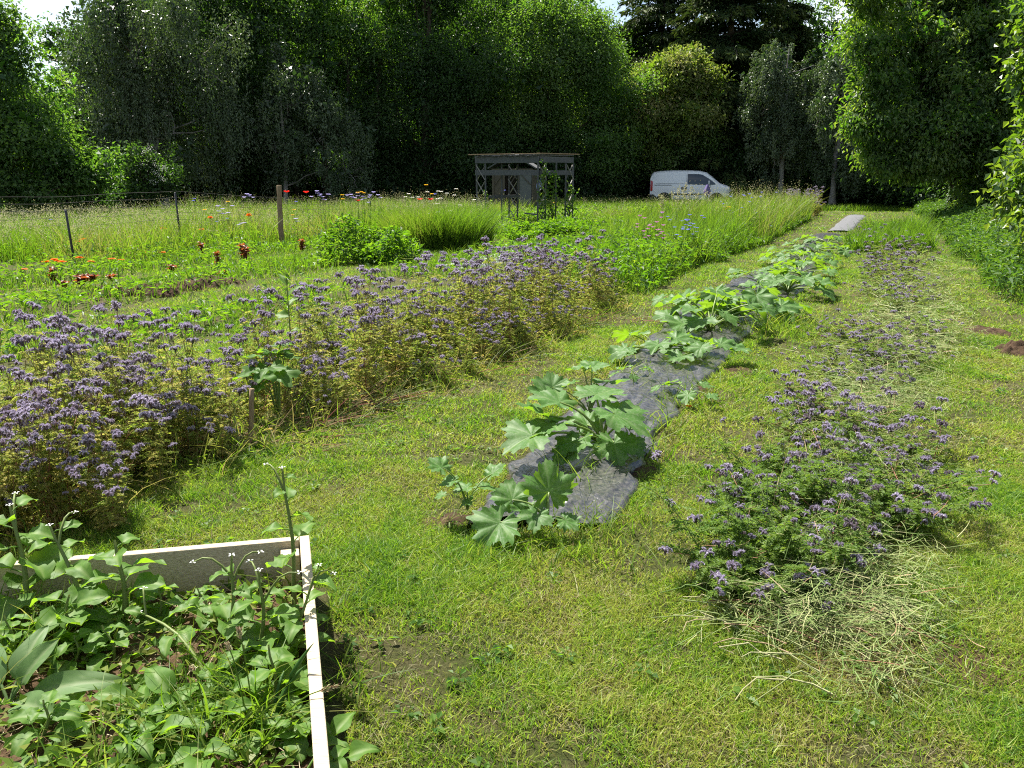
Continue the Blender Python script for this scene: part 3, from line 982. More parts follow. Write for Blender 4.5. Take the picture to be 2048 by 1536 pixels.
def stalk_plant(name, label, cat, base, tip, leaves, r=.006, flowers=None, group=None, stem_v=.3, branches=()):
    """one stem from base to tip with individual leaves at given spots: (t, azimuth, length, width, rise, curl, seed)"""
    o = thing(name, label, cat, tuple(base), 0, group)
    b, t_ = np.zeros(3), np.asarray(tip, float) - np.asarray(base, float)
    u = np.linspace(0, 1, 7)
    pts = b + t_ * u[:, None]
    pts[:, 0] += .02 * np.sin(u * 5) * u
    pts[:, 2] += .12 * np.linalg.norm(t_[:2]) * np.sin(u * math.pi)
    m_ = MB()
    V, F = tube(pts, r * (1 - .7 * u) + .001, 7)
    m_.add(V, F, stem_v)
    ends = [pts[-1]]
    for (bt, az, ln, rise) in branches:
        s = np.array([np.interp(bt, u, pts[:, i]) for i in range(3)])
        e = s + np.array((math.cos(az) * ln, math.sin(az) * ln, rise))
        w = np.linspace(0, 1, 5)[:, None]
        q = s + (e - s) * w + np.array((0, 0, 1)) * np.sin(w * math.pi) * .04
        V, F = tube(q, r * .5 * (1 - .6 * w[:, 0]) + .0008, 5)
        m_.add(V, F, stem_v)
        ends.append(e)
    m_.build('stem', STEM, o, True)
    for (bt, az, ln, wd, rise, curl, sd_) in leaves:
        s = np.array([np.interp(bt, u, pts[:, i]) for i in range(3)])
        d = np.array((math.cos(az), math.sin(az), rise))
        pet = ln * .28
        e = s + unit(d) * pet
        lm = MB()
        V, F = tube(np.stack((s, (s + e) / 2 + (0, 0, .004), e)), .0025, 5)
        lm.add(V, F, .6)
        LV, LF, LA = long_leaf(ln * .8, wd, curl, .3, .10, 12, 6, lambda q: np.sin(math.pi * np.clip(q, 0, 1) ** .62) ** .55 * (1 + .10 * np.sin(q * 22)), sd_)
        N0 = np.array((0, 0, 1.)) + .35 * np.array((math.sin(sd_ * 7), math.cos(sd_ * 5), 0))
        lm.add(orient(LV, e, d, N0), LF, LA)
        lm.build('leaf', WEEDL, o, True)
    if flowers is not None:
        mat, size = flowers
        for e in ends:
            fm = MB()
            a = np.arange(4) / 4 * 6.283 + rng.random() * 3
            D = np.stack((np.cos(a), np.sin(a), .25 + 0 * a), 1)
            V, F, m = cards(np.repeat(e[None], 4, 0) + D * .002, D, np.array((0, 0, 1.)) + 0 * D, size, size * .6, .1, .2, .65)
            fm.add(V, F, .6)
            fm.build('flower', mat, o)
    return o


def auto_leaves(n, t0, t1, L0, L1, wr, seed, rise=.4):
    r_ = random.Random(seed)
    return [(t0 + (t1 - t0) * i / max(n - 1, 1), i * 2.4 + r_.uniform(-.4, .4), L0 + (L1 - L0) * i / max(n - 1, 1) * r_.uniform(.7, 1.2), (L0 + (L1 - L0) * i / max(n - 1, 1)) * wr, rise * r_.uniform(.5, 1.5), r_.uniform(.4, 1.1), seed * 31 + i) for i in range(n)]


def zb(px, py):
    p = G(px, py, .07)
    p[2] = bed_z(p[0], p[1]) - .01
    return p


def W2(px, py, base, dy=0.0):
    return Wp(px, py, base[1] + dy)


RG = 'radish plants gone to flower in the raised bed'
b_ = zb(590, 1235)
stalk_plant('radish_plant', 'tallest radish stalk rising above the corner of the raised bed against the lawn', 'vegetable plant', b_, W2(575, 935, b_, .05), auto_leaves(9, .2, .92, .17, .06, .55, 3), .009, (WHITEP, .011), RG, branches=((.8, 2.5, .1, .1),))
b_ = zb(455, 1310)
stalk_plant('radish_plant', 'upright radish plant with white blossom at the middle of the back board', 'vegetable plant', b_, W2(475, 1110, b_, .04), auto_leaves(8, .08, .8, .17, .07, .55, 4), .008, (WHITEP, .012), RG, branches=((.7, .6, .1, .08), (.75, 3.2, .12, .06)))
b_ = zb(520, 1320)
stalk_plant('radish_plant', 'leafy radish plant inside the right board of the raised bed', 'vegetable plant', b_, W2(530, 1140, b_, .0), auto_leaves(10, .02, .75, .19, .08, .6, 5), .008, (WHITEP, .012), RG, branches=((.6, .2, .12, .1), (.7, 2.2, .1, .08)))
b_ = zb(560, 1340)
stalk_plant('radish_plant', 'radish shoot leaning out over the right board', 'vegetable plant', b_, W2(650, 1130, b_, .05), auto_leaves(7, .15, .9, .14, .06, .5, 6), .006, (WHITEP, .010), RG, branches=((.7, .3, .08, .05),))
b_ = zb(250, 1260)
stalk_plant('radish_plant', 'dense radish plant with round leaves left of the bare compost patch', 'vegetable plant', b_, W2(240, 1080, b_, .05), auto_leaves(12, .02, .9, .19, .10, .7, 7), .011, None, RG)
b_ = zb(180, 1270)
stalk_plant('radish_plant', 'bent radish stalk reaching across the back board to the left', 'vegetable plant', b_, W2(110, 1050, b_, .1), auto_leaves(9, .05, .92, .18, .09, .6, 8), .010, (WHITEP, .012), RG, branches=((.8, 1.4, .1, .08),))
b_ = zb(60, 1250)
stalk_plant('radish_plant', 'large crinkled radish plant at the left end of the back board', 'vegetable plant', b_, W2(30, 1010, b_, .1), auto_leaves(12, .03, .92, .22, .10, .7, 9), .011, (WHITEP, .012), RG, branches=((.75, 2.0, .12, .1),))
for k_, (px, py, qx, qy, lab) in enumerate(((310, 1260, 330, 1170, 'small leafy radish plant against the middle of the back board'), (420, 1270, 405, 1175, 'low radish plant in the shade right of the middle of the back board'), (590, 1300, 600, 1200, 'small radish plant tucked against the right board below the tallest stalk'),
                                             (480, 1380, 500, 1290, 'young radish plant between the compost and the right board'), (30, 1330, 20, 1230, 'radish plant half out of the left edge above the dock leaf'), (150, 1340, 160, 1270, 'radish plant behind the long pale dock leaf'),
                                             (230, 1330, 215, 1250, 'radish plant below the dense round leaved one'), (90, 1490, 100, 1400, 'radish plant under the long pale dock leaf'), (580, 1500, 590, 1420, 'radish plant between the onion and the right board'), (300, 1500, 290, 1430, 'radish plant right of the yellow green potato'))):
    b_ = zb(px, py)
    stalk_plant('radish_plant', lab, 'vegetable plant', b_, W2(qx, qy, b_, .02), auto_leaves(9, .03, .85, .13, .06, .6, 40 + k_), .005, None, RG)
b_ = zb(110, 1300)
stalk_plant('radish_plant', 'low spreading radish plant among grass left of the dock leaf', 'vegetable plant', b_, W2(150, 1190, b_, .0), auto_leaves(10, .02, .8, .2, .12, .65, 12), .008, None, RG)
b_ = zb(395, 1390)
stalk_plant('radish_plant', 'long radish stalk lying diagonally over the bare compost', 'vegetable plant', b_ + (.05, 0, .02), W2(290, 1225, b_, .25), auto_leaves(5, .1, .9, .15, .08, .5, 14), .007, (WHITEP, .012), RG, branches=((.9, 2.0, .08, .06),))
b_ = zb(545, 1420)
stalk_plant('radish_plant', 'rounded young radish plant close to the straw clump beside the right board', 'vegetable plant', b_, W2(550, 1290, b_, .0), auto_leaves(9, .02, .7, .17, .09, .75, 15), .006, None, RG)

# dock plant with one very long pale leaf
b_ = zb(20, 1420)
dock = thing('dock_plant', 'dock plant with a long pale veined leaf at the left edge of the raised bed', 'weed', tuple(b_))
for az, L, Wd, rise, curl, sd_ in ((0.05, .30, .085, .45, .8, 1), (.5, .17, .075, 1.6, .5, 2), (2.4, .22, .08, .9, .8, 3), (1.4, .19, .08, 1.3, .6, 4), (-.6, .2, .09, .5, .8, 5), (3.6, .25, .1, .6, .8, 6)):
    d = np.array((math.cos(az), math.sin(az), rise))
    e = unit(d) * .07
    lm = MB()
    V, F = tube(np.stack((np.zeros(3), e / 2 + (0, 0, .005), e)), .005, 6)
    lm.add(V, F, .6)
    LV, LF, LA = long_leaf(L, Wd, curl, .35, .07, 18, 8, None, sd_)
    lm.add(orient(LV, e, d, np.array((0, -.45, 1.))), LF, LA)
    lm.build('leaf', DOCKL, dock, True)


def potato(label, base, n, seed, size=.1):
    o = thing('potato_plant', label, 'vegetable plant', tuple(base), 0, 'potato plants in the raised bed')
    r_ = random.Random(seed)
    for i in range(n):
        az = i * 2.399 + r_.uniform(-.3, .3)
        rise = r_.uniform(.35, 1.1)
        L = size * r_.uniform(1.7, 2.6)
        d = unit(np.array((math.cos(az), math.sin(az), rise)))
        u = np.linspace(0, 1, 6)
        pts = d * (u * L)[:, None] + np.array((0, 0, -1)) * (u ** 2 * L * .35)[:, None]
        m_ = MB()
        V, F = tube(pts, .004 * (1 - .5 * u), 6)
        m_.add(V, F, .6)
        S = unit(np.cross(d, (0, 0, 1)))
        for t, sg, s in ((.45, 1, .7), (.47, -1, .7), (.72, 1, .9), (.74, -1, .9), (1, 0, 1.15)):
            p = np.array([np.interp(t, u, pts[:, k]) for k in range(3)])
            dd = d * (.6 if sg else 1) + S * sg * .9 + np.array((0, 0, -.25 + r_.uniform(-.1, .25)))
            LV, LF, LA = long_leaf(size * s * r_.uniform(.9, 1.15), size * .58 * s, r_.uniform(.5, 1.0), .42, .12, 10, 6, lambda q: np.sin(math.pi * np.clip(q, 0, 1) ** .6) ** .75, seed * 17 + i * 5 + int(t * 10))
            m_.add(orient(LV, p, dd, np.array((r_.uniform(-.3, .3), r_.uniform(-.4, .2), 1.))), LF, LA)
        m_.build('leaf', WEEDL, o, True)
    return o


potato('glossy potato plant beneath the grass seed heads at the front of the raised bed', zb(420, 1490), 9, 3, .115)
potato('potato plant with upright leaves beside the bare compost in the middle of the raised bed', zb(350, 1440), 6, 4, .10)
potato('yellow green potato plant at the bottom edge left of the grass tuft', zb(190, 1530), 6, 5, .105)
potato('broad leaved potato plant hanging over the near end of the right board', zb(600, 1580) + (.0, 0, .02), 5, 6, .085)

# onion: dark hollow leaves leaning against the board
b_ = zb(545, 1470)
on = thing('onion_plant', 'onion with dark green tubular leaves leaning over the right board', 'vegetable plant', tuple(b_))
for px, py, dy, r_ in ((628, 1285, .05, .008), (612, 1330, .06, .008), (575, 1330, .12, .006), (520, 1380, .1, .005)):
    e = W2(px, py, b_, dy) - b_
    u = np.linspace(0, 1, 7)
    q = e * u[:, None] + np.array((0, 0, 1.)) * (.03 * np.sin(u * math.pi))[:, None]
    m_ = MB()
    V, F = tube(q, r_ * np.array((.8, 1, 1, 1, .85, .5, .05)), 8)
    m_.add(V, F, .2)
    m_.build('leaf', NETTLE, on, True)

# grasses with seed heads in the bed
for lab, bp, tp, lean in (('drooping feathery grass head leaning over the right board', (500, 1536), (668, 1374), .0),
                          ('slim dark grass spike left of the potato plant', (420, 1480), (385, 1335), .0),
                          ('brown grass spike standing over the straw clump in the raised bed', (500, 1480), (455, 1290), .0),
                          ('reddish grass spike beside the leaning radish stalk', (512, 1470), (478, 1262), .0)):
    b_ = zb(*bp)
    o = thing('grass_plant', lab, 'grass plant', tuple(b_), 0, 'flowering grasses in the raised bed')
    e = W2(tp[0], tp[1], b_, .06) - b_
    u = np.linspace(0, 1, 8)
    q = e * u[:, None] + np.array((0, 0, 1.)) * (.06 * np.sin(u * math.pi))[:, None]
    m_ = MB()
    V, F = tube(q, .0025 * (1 - .4 * u), 5)
    m_.add(V, F, .35)
    n = 5
    V, F, m = ribbons(np.repeat(q[1:3].mean(0)[None], n, 0) * rng.random((n, 1)), np.stack((rng.normal(0, .6, n), rng.normal(0, .6, n), np.ones(n)), 1), .22 + .12 * rng.random(n), .009, np.stack((rng.normal(0, .12, n), rng.normal(0, .12, n), -.1 * np.ones(n)), 1), 7)
    m_.add(V, F, .25)
    m_.build('stem', MEAD, o)
    sm = MB()
    n = 60
    t = rng.random(n)
    P = q[-2] + (q[-1] - q[-2]) * (t * 1.3 - .2)[:, None]
    D = unit(q[-1] - q[-2]) + rng.normal(0, .35, (n, 3))
    V, F, m = cards(P + rng.normal(0, .0025, (n, 3)), D, rng.normal(0, 1, (n, 3)), .014, .004)
    sm.add(V, F, np.repeat(.55 + .45 * rng.random(n), m))
    sm.build('seed_head', HAY, o)

# ------------------------------------------------------------------ plastic mulch
def plasticmat(name, a, b, rough):
    m, t, out = nodes(name)
    p = add(t, 'BsdfPrincipled', Roughness=rough)
    p.inputs['Specular IOR Level'].default_value = .7
    tc = t.nodes.new('ShaderNodeTexCoord')
    n1 = add(t, 'TexNoise', Scale=7, Detail=3, Roughness=.5, Distortion=1.5)
    n2 = add(t, 'TexNoise', Scale=38, Detail=5, Roughness=.7)
    for n in (n1, n2):
        t.links.new(tc.outputs['Object'], n.inputs['Vector'])
    c = ramp(t, n2.outputs['Fac'], [(.4, a), (.7, b)])
    t.links.new(c, p.inputs['Base Color'])
    b1 = add(t, 'Bump', Strength=.42, Distance=.04)
    b2 = add(t, 'Bump', Strength=.10, Distance=.01)
    t.links.new(n1.outputs['Fac'], b1.inputs['Height'])
    t.links.new(n2.outputs['Fac'], b2.inputs['Height'])
    t.links.new(b1.outputs[0], b2.inputs['Normal'])
    t.links.new(b2.outputs[0], p.inputs['Normal'])
    t.links.new(p.outputs[0], out.inputs['Surface'])
    return m


PLASTIC = plasticmat('black_plastic_sheet', (.024, .025, .027), (.085, .08, .07), .25)
PLASTIC3 = plasticmat('dusty_plastic_sheet', (.05, .053, .06), (.11, .11, .115), .85)
PLASTIC2 = plasticmat('grey_plastic_sheet', (.14, .145, .15), (.32, .33, .34), .4)


def sheet(name, label, Lp, Rp, mat, nlen, nwid, amp):
    def dens(p):
        p = np.array(p)
        s = np.concatenate(([0], np.cumsum(np.linalg.norm(np.diff(p, axis=0), axis=1))))
        q = np.linspace(0, s[-1], nlen)
        return np.stack((np.interp(q, s, p[:, 0]), np.interp(q, s, p[:, 1])), 1)
    a, b = dens(Lp), dens(Rp)
    t = np.linspace(0, 1, nwid)
    P = a[:, None] * (1 - t)[None, :, None] + b[:, None] * t[None, :, None]
    x, y = P[..., 0], P[..., 1]
    e = np.minimum(t, 1 - t)[None] * 2
    jit = (noise(x, y, 6, 8) - .5) * .12 * (1 - e)
    x = x + jit
    al, ac = .41 * x + .912 * y, -.912 * x + .41 * y
    warp = noise(x, y, 3, 21) * 1.6
    fold = (1 - 2 * np.abs(noise(al * 1.0 + warp, ac * 2.6, 5.0, 17) - .5)) ** 5 + .7 * (1 - 2 * np.abs(noise(al * 2.2 - warp, ac * 1.1 + warp, 6.5, 19) - .5)) ** 6
    z = ground_z(x, y) + .012 + .045 * np.sqrt(np.clip(e, 0, 1)) + amp * (noise(x, y, 3.2, 1) - .5) + amp * .55 * fold + amp * .10 * (noise(x, y, 30, 3) - .5) - .03 * (e < .02)
    m_ = MB()
    m_.add(np.stack((x, y, z), -1), grid_faces(nlen, nwid))
    return tag(m_.build(name, mat, None, True), label, 'plastic sheet')


sheet('plastic_sheet', 'long crinkled black plastic sheet under the row of courgette plants', MULCH_L, MULCH_R, PLASTIC, 420, 44, .035)
sheet('plastic_sheet', 'bare grey plastic strip at the far end of the courgette row', [G(1655, 464)[:2], G(1694, 431)[:2]], [G(1702, 464)[:2], G(1733, 431)[:2]], PLASTIC3, 120, 16, .012)
sheet('plastic_sheet', 'pale plastic sheet lying in the grass behind the left row of purple flowers', [G(870, 536)[:2], G(1000, 507)[:2], G(1060, 494)[:2]], [G(905, 545)[:2], G(1050, 520)[:2], G(1110, 500)[:2]], PLASTIC2, 80, 20, .06)
sheet('plastic_sheet', 'far pale plastic strip in the grass between the shelter and the blue flowers', [G(1240, 462)[:2], G(1370, 432)[:2]], [G(1290, 462)[:2], G(1420, 432)[:2]], PLASTIC2, 80, 14, .03)


# soil edges along the sheet
def soil_patch(label, px, py, rx, ry, h, seed, name='soil_patch', mat=None):
    c = G(px, py)
    n = 36
    u, v = np.meshgrid(np.linspace(-1, 1, n), np.linspace(-1, 1, n), indexing='ij')
    x, y = c[0] + u * rx, c[1] + v * ry
    d = np.sqrt(u * u + v * v) + .35 * (noise(x, y, 3 / max(rx, .3), seed) - .5)
    z = ground_z(x, y) + np.clip(1 - d ** 2, -.3, 1) * h + h * .8 * (noise(x, y, 14, seed) - .5) * (d < 1) + h * .6 * (noise(x, y, 32, seed + 1) - .5) * (d < 1) - .02 * (d > .95)
    m_ = MB()
    m_.add(np.stack((x, y, z), -1), grid_faces(n, n))
    return tag(m_.build(name, mat or SOIL, None, True), label, None, None, 'structure')


for i, (px, py, rx, ry, h) in enumerate(((225, 590, .45, .3, .10), (300, 588, .5, .35, .11), (370, 577, .6, .35, .11), (430, 568, .5, .3, .08), (900, 1030, .16, .1, .02), (1290, 935, .13, .16, .03),
                                         (1400, 770, .16, .2, .03), (1985, 665, .22, .25, .05), (2035, 705, .25, .25, .09), (1960, 660, .25, .25, .03), (1900, 1320, .35, .18, .004), (1620, 1360, .2, .1, .003), (1480, 740, .15, .2, .03))):
    soil_patch(None, px, py, rx, ry, h, i + 3)


# ------------------------------------------------------------------ courgette plants
def courgette(label, base, leaves, seed=0, flower=None):
    """leaves: (tip-of-stalk xyz relative or measured px,py,dy ; size ; midrib azimuth ; tilt)"""
    o = thing('courgette_plant', label, 'vegetable plant', tuple(base), 0, 'courgette plants on the plastic sheet')
    r_ = random.Random(seed)
    for i, (px, py, dy, size, az, tilt) in enumerate(leaves):
        e = Wp(px, py, base[1] + dy) - base
        e[2] = max(e[2], .03)
        u = np.linspace(0, 1, 8)
        mid = np.array((e[0] * .25, e[1] * .25, e[2] * .62 + .05))
        q = (1 - u)[:, None] ** 2 * np.zeros(3) + (2 * u * (1 - u))[:, None] * mid + (u ** 2)[:, None] * e
        m_ = MB()
        V, F = tube(q, .010 * (size / .25) * (1.1 - .55 * u), 8)
        m_.add(V, F, .3 + .4 * r_.random())
        m_.build('leaf_stalk', SQS, o, True)
        LV, LF, LA = lobed_leaf(size, 5, r_.uniform(.18, .32), .13, seed * 13 + i, r_.uniform(.15, .3), r_.uniform(.03, .07))
        D = np.array((math.cos(az) * math.cos(tilt), math.sin(az) * math.cos(tilt), -math.sin(tilt)))
        N = np.array((math.cos(az) * math.sin(tilt), math.sin(az) * math.sin(tilt), math.cos(tilt)))
        N = N + .18 * np.array((r_.uniform(-1, 1), r_.uniform(-1, 1), 0))
        lm = MB()
        lm.add(orient(LV, q[-1], D, N), LF, LA)
        lm.build('leaf', SQ, o, True)
    if flower:
        for (px, py, dy, s) in flower:
            c = Wp(px, py, base[1] + dy) - base
            a = np.arange(5) / 5 * 6.283
            D = np.stack((np.cos(a), np.sin(a) * .6, .8 + 0 * a), 1)
            fm = MB()
            V, F, m = cards(np.repeat(c[None], 5, 0), D, np.array((0, -.3, 1.)) + 0 * D, s, s * .6, .2, .3, .6)
            fm.add(V, F, .5)
            fm.build('flower', F_ORANGE, o)
    return o


def auto_courgette(label, px, py, n, size, spread, height, seed, flower=None):
    b = G(px, py, .05)
    r_ = random.Random(seed)
    sc = FOC / b[1]
    lv = []
    for i in range(n):
        a = i * 2.4 + r_.uniform(-.4, .4)
        rr = spread * (.25 + .75 * math.sqrt((i + .5) / n)) * r_.uniform(.75, 1.15)
        hh = height * r_.uniform(.45, 1.0) * (1.1 - .6 * rr / spread)
        x, y = rr * math.cos(a), rr * math.sin(a)
        p = b + (x, y, hh)
        # back to measured coordinates so that one builder serves all plants
        dpt = p[1] * CP + (EYE - p[2]) * SP
        u_, v_ = p[0] / dpt, ((p[2] - EYE) * CP + p[1] * SP) / dpt
        lv.append((1024 + u_ * FOC, 768 - v_ * FOC, y, size * r_.uniform(.7, 1.15), a + r_.uniform(-.5, .5), r_.uniform(.05, .6)))
    return courgette(label, b, lv, seed, flower)


b_ = G(935, 1020, .04)
courgette('young courgette plant with thin stalks at the near left corner of the plastic sheet', b_,
          [(883, 935, .0, .11, 2.8, -.55), (905, 962, -.02, .09, 3.3, .2), (935, 975, .02, .10, 3.6, .1), (968, 975, .05, .10, .3, .15), (985, 948, .12, .11, .5, -.6), (940, 1003, -.03, .08, 3.5, .3), (885, 990, .0, .06, 3.2, .3)], 3)
b_ = G(1095, 1048, .05)
courgette('courgette plant with one tall upright glowing leaf at the near end of the plastic sheet', b_,
          [(1098, 985, .05, .20, 1.75, -1.15), (1000, 1050, -.05, .20, 3.9, .55), (1025, 1000, .05, .15, 1.9, -.75), (1075, 1030, -.03, .12, 4.4, .5), (1130, 1050, -.02, .10, 5.6, .4), (1048, 1020, .03, .1, 2.2, -.4)], 5)
b_ = G(1205, 890, .06)
courgette('largest courgette plant with mottled leaves spreading in the middle of the near sheet', b_,
          [(1228, 828, -.10, .30, 5.7, .30), (1228, 885, -.16, .21, 4.9, .6), (1110, 850, -.12, .25, 3.6, .25), (1065, 870, -.20, .26, 3.7, .25), (1155, 880, -.16, .19, 3.9, .35), (1190, 790, .10, .26, .7, -.1),
           (1120, 805, .05, .25, 2.9, -.25), (1085, 830, .0, .24, 3.2, -.55), (1262, 885, -.05, .15, 5.5, .6), (1140, 905, -.2, .17, 3.6, .5), (1250, 850, .1, .2, .3, .2), (1175, 850, .15, .2, 1.9, -.5)], 7,
          [(1262, 838, .1, .06)])
b_ = G(1180, 835, .05)
courgette('courgette plant with lifted pointed leaves left behind the largest plant', b_,
          [(1095, 788, .0, .20, 2.4, -.75), (1105, 775, .05, .16, 1.7, -.9), (1185, 735, .15, .17, 1.0, -.2), (1165, 735, .1, .14, 2.9, .1), (1195, 790, .05, .2, .4, .1), (1145, 765, -.02, .11, 3.4, .2), (1215, 765, .15, .2, 1.0, .1)], 9)
auto_courgette('small courgette seedling beside the plastic edge before the flat leaved plants', 1270, 755, 5, .10, .20, .10, 11)
auto_courgette('narrow leaved courgette plant on the right edge of the plastic sheet', 1375, 790, 7, .11, .24, .12, 12, [(1378, 815, -.2, .03)])
auto_courgette('low courgette plant with flat round leaves on the left of the plastic sheet', 1310, 705, 9, .22, .42, .20, 13)
auto_courgette('low courgette plant with lobed leaves on the right of the plastic sheet', 1400, 712, 8, .19, .38, .18, 14)
auto_courgette('big bushy courgette plant in front of the grass gap in the sheet', 1420, 662, 17, .27, .62, .46, 15)
auto_courgette('tall courgette plant at the back left of the big bushy cluster', 1405, 632, 13, .25, .52, .46, 16)
auto_courgette('courgette plant with wide pale leaves at the back right of the big bushy cluster', 1490, 628, 14, .27, .58, .36, 17)
auto_courgette('courgette plant with a broad flat leaf next to the dark bare plastic', 1575, 585, 13, .27, .6, .36, 18)
auto_courgette('upright courgette plant leaning left of the dark bare plastic', 1528, 575, 12, .23, .55, .42, 19)
auto_courgette('courgette plant behind the broad flat leaf', 1600, 550, 13, .25, .6, .30, 20)
auto_courgette('small leaved courgette plant in the light green far cluster, nearest of it', 1605, 525, 18, .22, .8, .24, 22)
auto_courgette('pale courgette plant in the middle of the light green far cluster', 1628, 505, 18, .22, .85, .24, 23)
auto_courgette('yellowish courgette plant at the far end of the light green cluster', 1655, 488, 18, .22, .9, .24, 24)

# tufts of long grass along the edge of the sheet
m_ = MB()
pp = []
for px, py, n, s, h in ((1170, 1080, 260, .22, .13), (1060, 1095, 200, .20, .10), (1220, 1050, 110, .1, .12), (1390, 800, 160, .2, .16), (1270, 740, 120, .16, .14), (1545, 660, 420, .35, .22), (1590, 640, 260, .3, .18), (1440, 780, 120, .2, .12),
                        (1330, 855, 90, .15, .2), (1300, 905, 40, .1, .3), (980, 1080, 120, .2, .08), (1150, 960, 30, .1, .3), (700, 1370, 60, .06, .12), (690, 1230, 60, .05, .12), (700, 1120, 50, .08, .1), (1440, 560, 120, .5, .12), (1660, 1500, 80, .3, .06), (760, 1490, 60, .2, .06)):
    c = G(px, py)
    x, y = c[0] + rng.normal(0, s, n), c[1] + rng.normal(0, s, n)
    hh = h * (.4 + rng.random(n))
    V, F, m = ribbons(np.stack((x, y, ground_z(x, y)), 1), np.stack((rng.normal(0, .45, n), rng.normal(0, .45, n), np.ones(n)), 1), hh, .005 + .0006 * c[1], np.stack((rng.normal(0, .5, n), rng.normal(0, .5, n), -.3 * rng.random(n)), 1) * hh[:, None], 4)
    m_.add(V, F, np.repeat(np.clip(rng.normal(.3, .2, n), 0, 1), m))
tag(m_.build('long_grass', MEAD), 'unmown grass tufts along the edges of the black plastic sheet', 'grass', None, 'stuff')


# ------------------------------------------------------------------ phacelia
def flower_head(seed, faded=.0):
    r_ = np.random.default_rng(seed)
    m_ = MB()
    coils = r_.integers(4, 7)
    for c in range(coils):
        a = c / coils * 6.283 + r_.normal(0, .3)
        out = np.array((math.cos(a), math.sin(a), 0))
        t = np.linspace(0, 1, 9)
        ang = t * 3.6
        rad = .013 * (1 - .55 * t)
        path = out * (.006 + .012 + -rad * np.cos(ang))[:, None] + np.array((0, 0, 1.)) * (.008 + rad * np.sin(ang))[:, None]
        V, F = tube(np.concatenate((np.zeros((1, 3)) - (0, 0, .012), path)), np.concatenate(([.0012], .0022 * (1 - .5 * t))), 4)
        m_.add(V, F, .02 + .1 * faded)
        n = 20
        k = r_.random(n)
        P = np.stack([np.interp(k, t, path[:, i]) for i in range(3)], 1)
        D = unit(P - (out * .018 + (0, 0, .006))) + np.array((0, 0, .9)) + r_.normal(0, .45, (n, 3))
        V, F, m = cards(P, D, r_.normal(0, 1, (n, 3)), .0095, .0085, .3, .2, .65)
        m_.add(V, F, np.repeat(np.clip(.68 - faded * .5 + r_.normal(0, .2, n), 0, 1), m))
        n = 13
        k = r_.random(n) * .8
        P = np.stack([np.interp(k, t, path[:, i]) for i in range(3)], 1)
        D = out * .35 + np.array((0, 0, 1.)) + r_.normal(0, .4, (n, 3))
        V, F, m = ribbons(P, D, .017, .0011, r_.normal(0, .003, (n, 3)), 1)
        m_.add(V, F, np.repeat(np.clip(.5 - faded * .4 + r_.normal(0, .12, n), 0, 1), m))
        n = 10
        P = np.stack([np.interp(r_.random(n), t, path[:, i]) for i in range(3)], 1)
        V, F, m = cards(P, r_.normal(0, 1, (n, 3)) + np.array((0, 0, -.8)), r_.normal(0, 1, (n, 3)), .008, .004)
        m_.add(V, F, .06)
    return m_.mesh('flower_head', PETAL)


HEADS = [flower_head(i, f) for i, f in ((1, 0), (2, .15), (3, .35), (4, .05), (5, .8))]


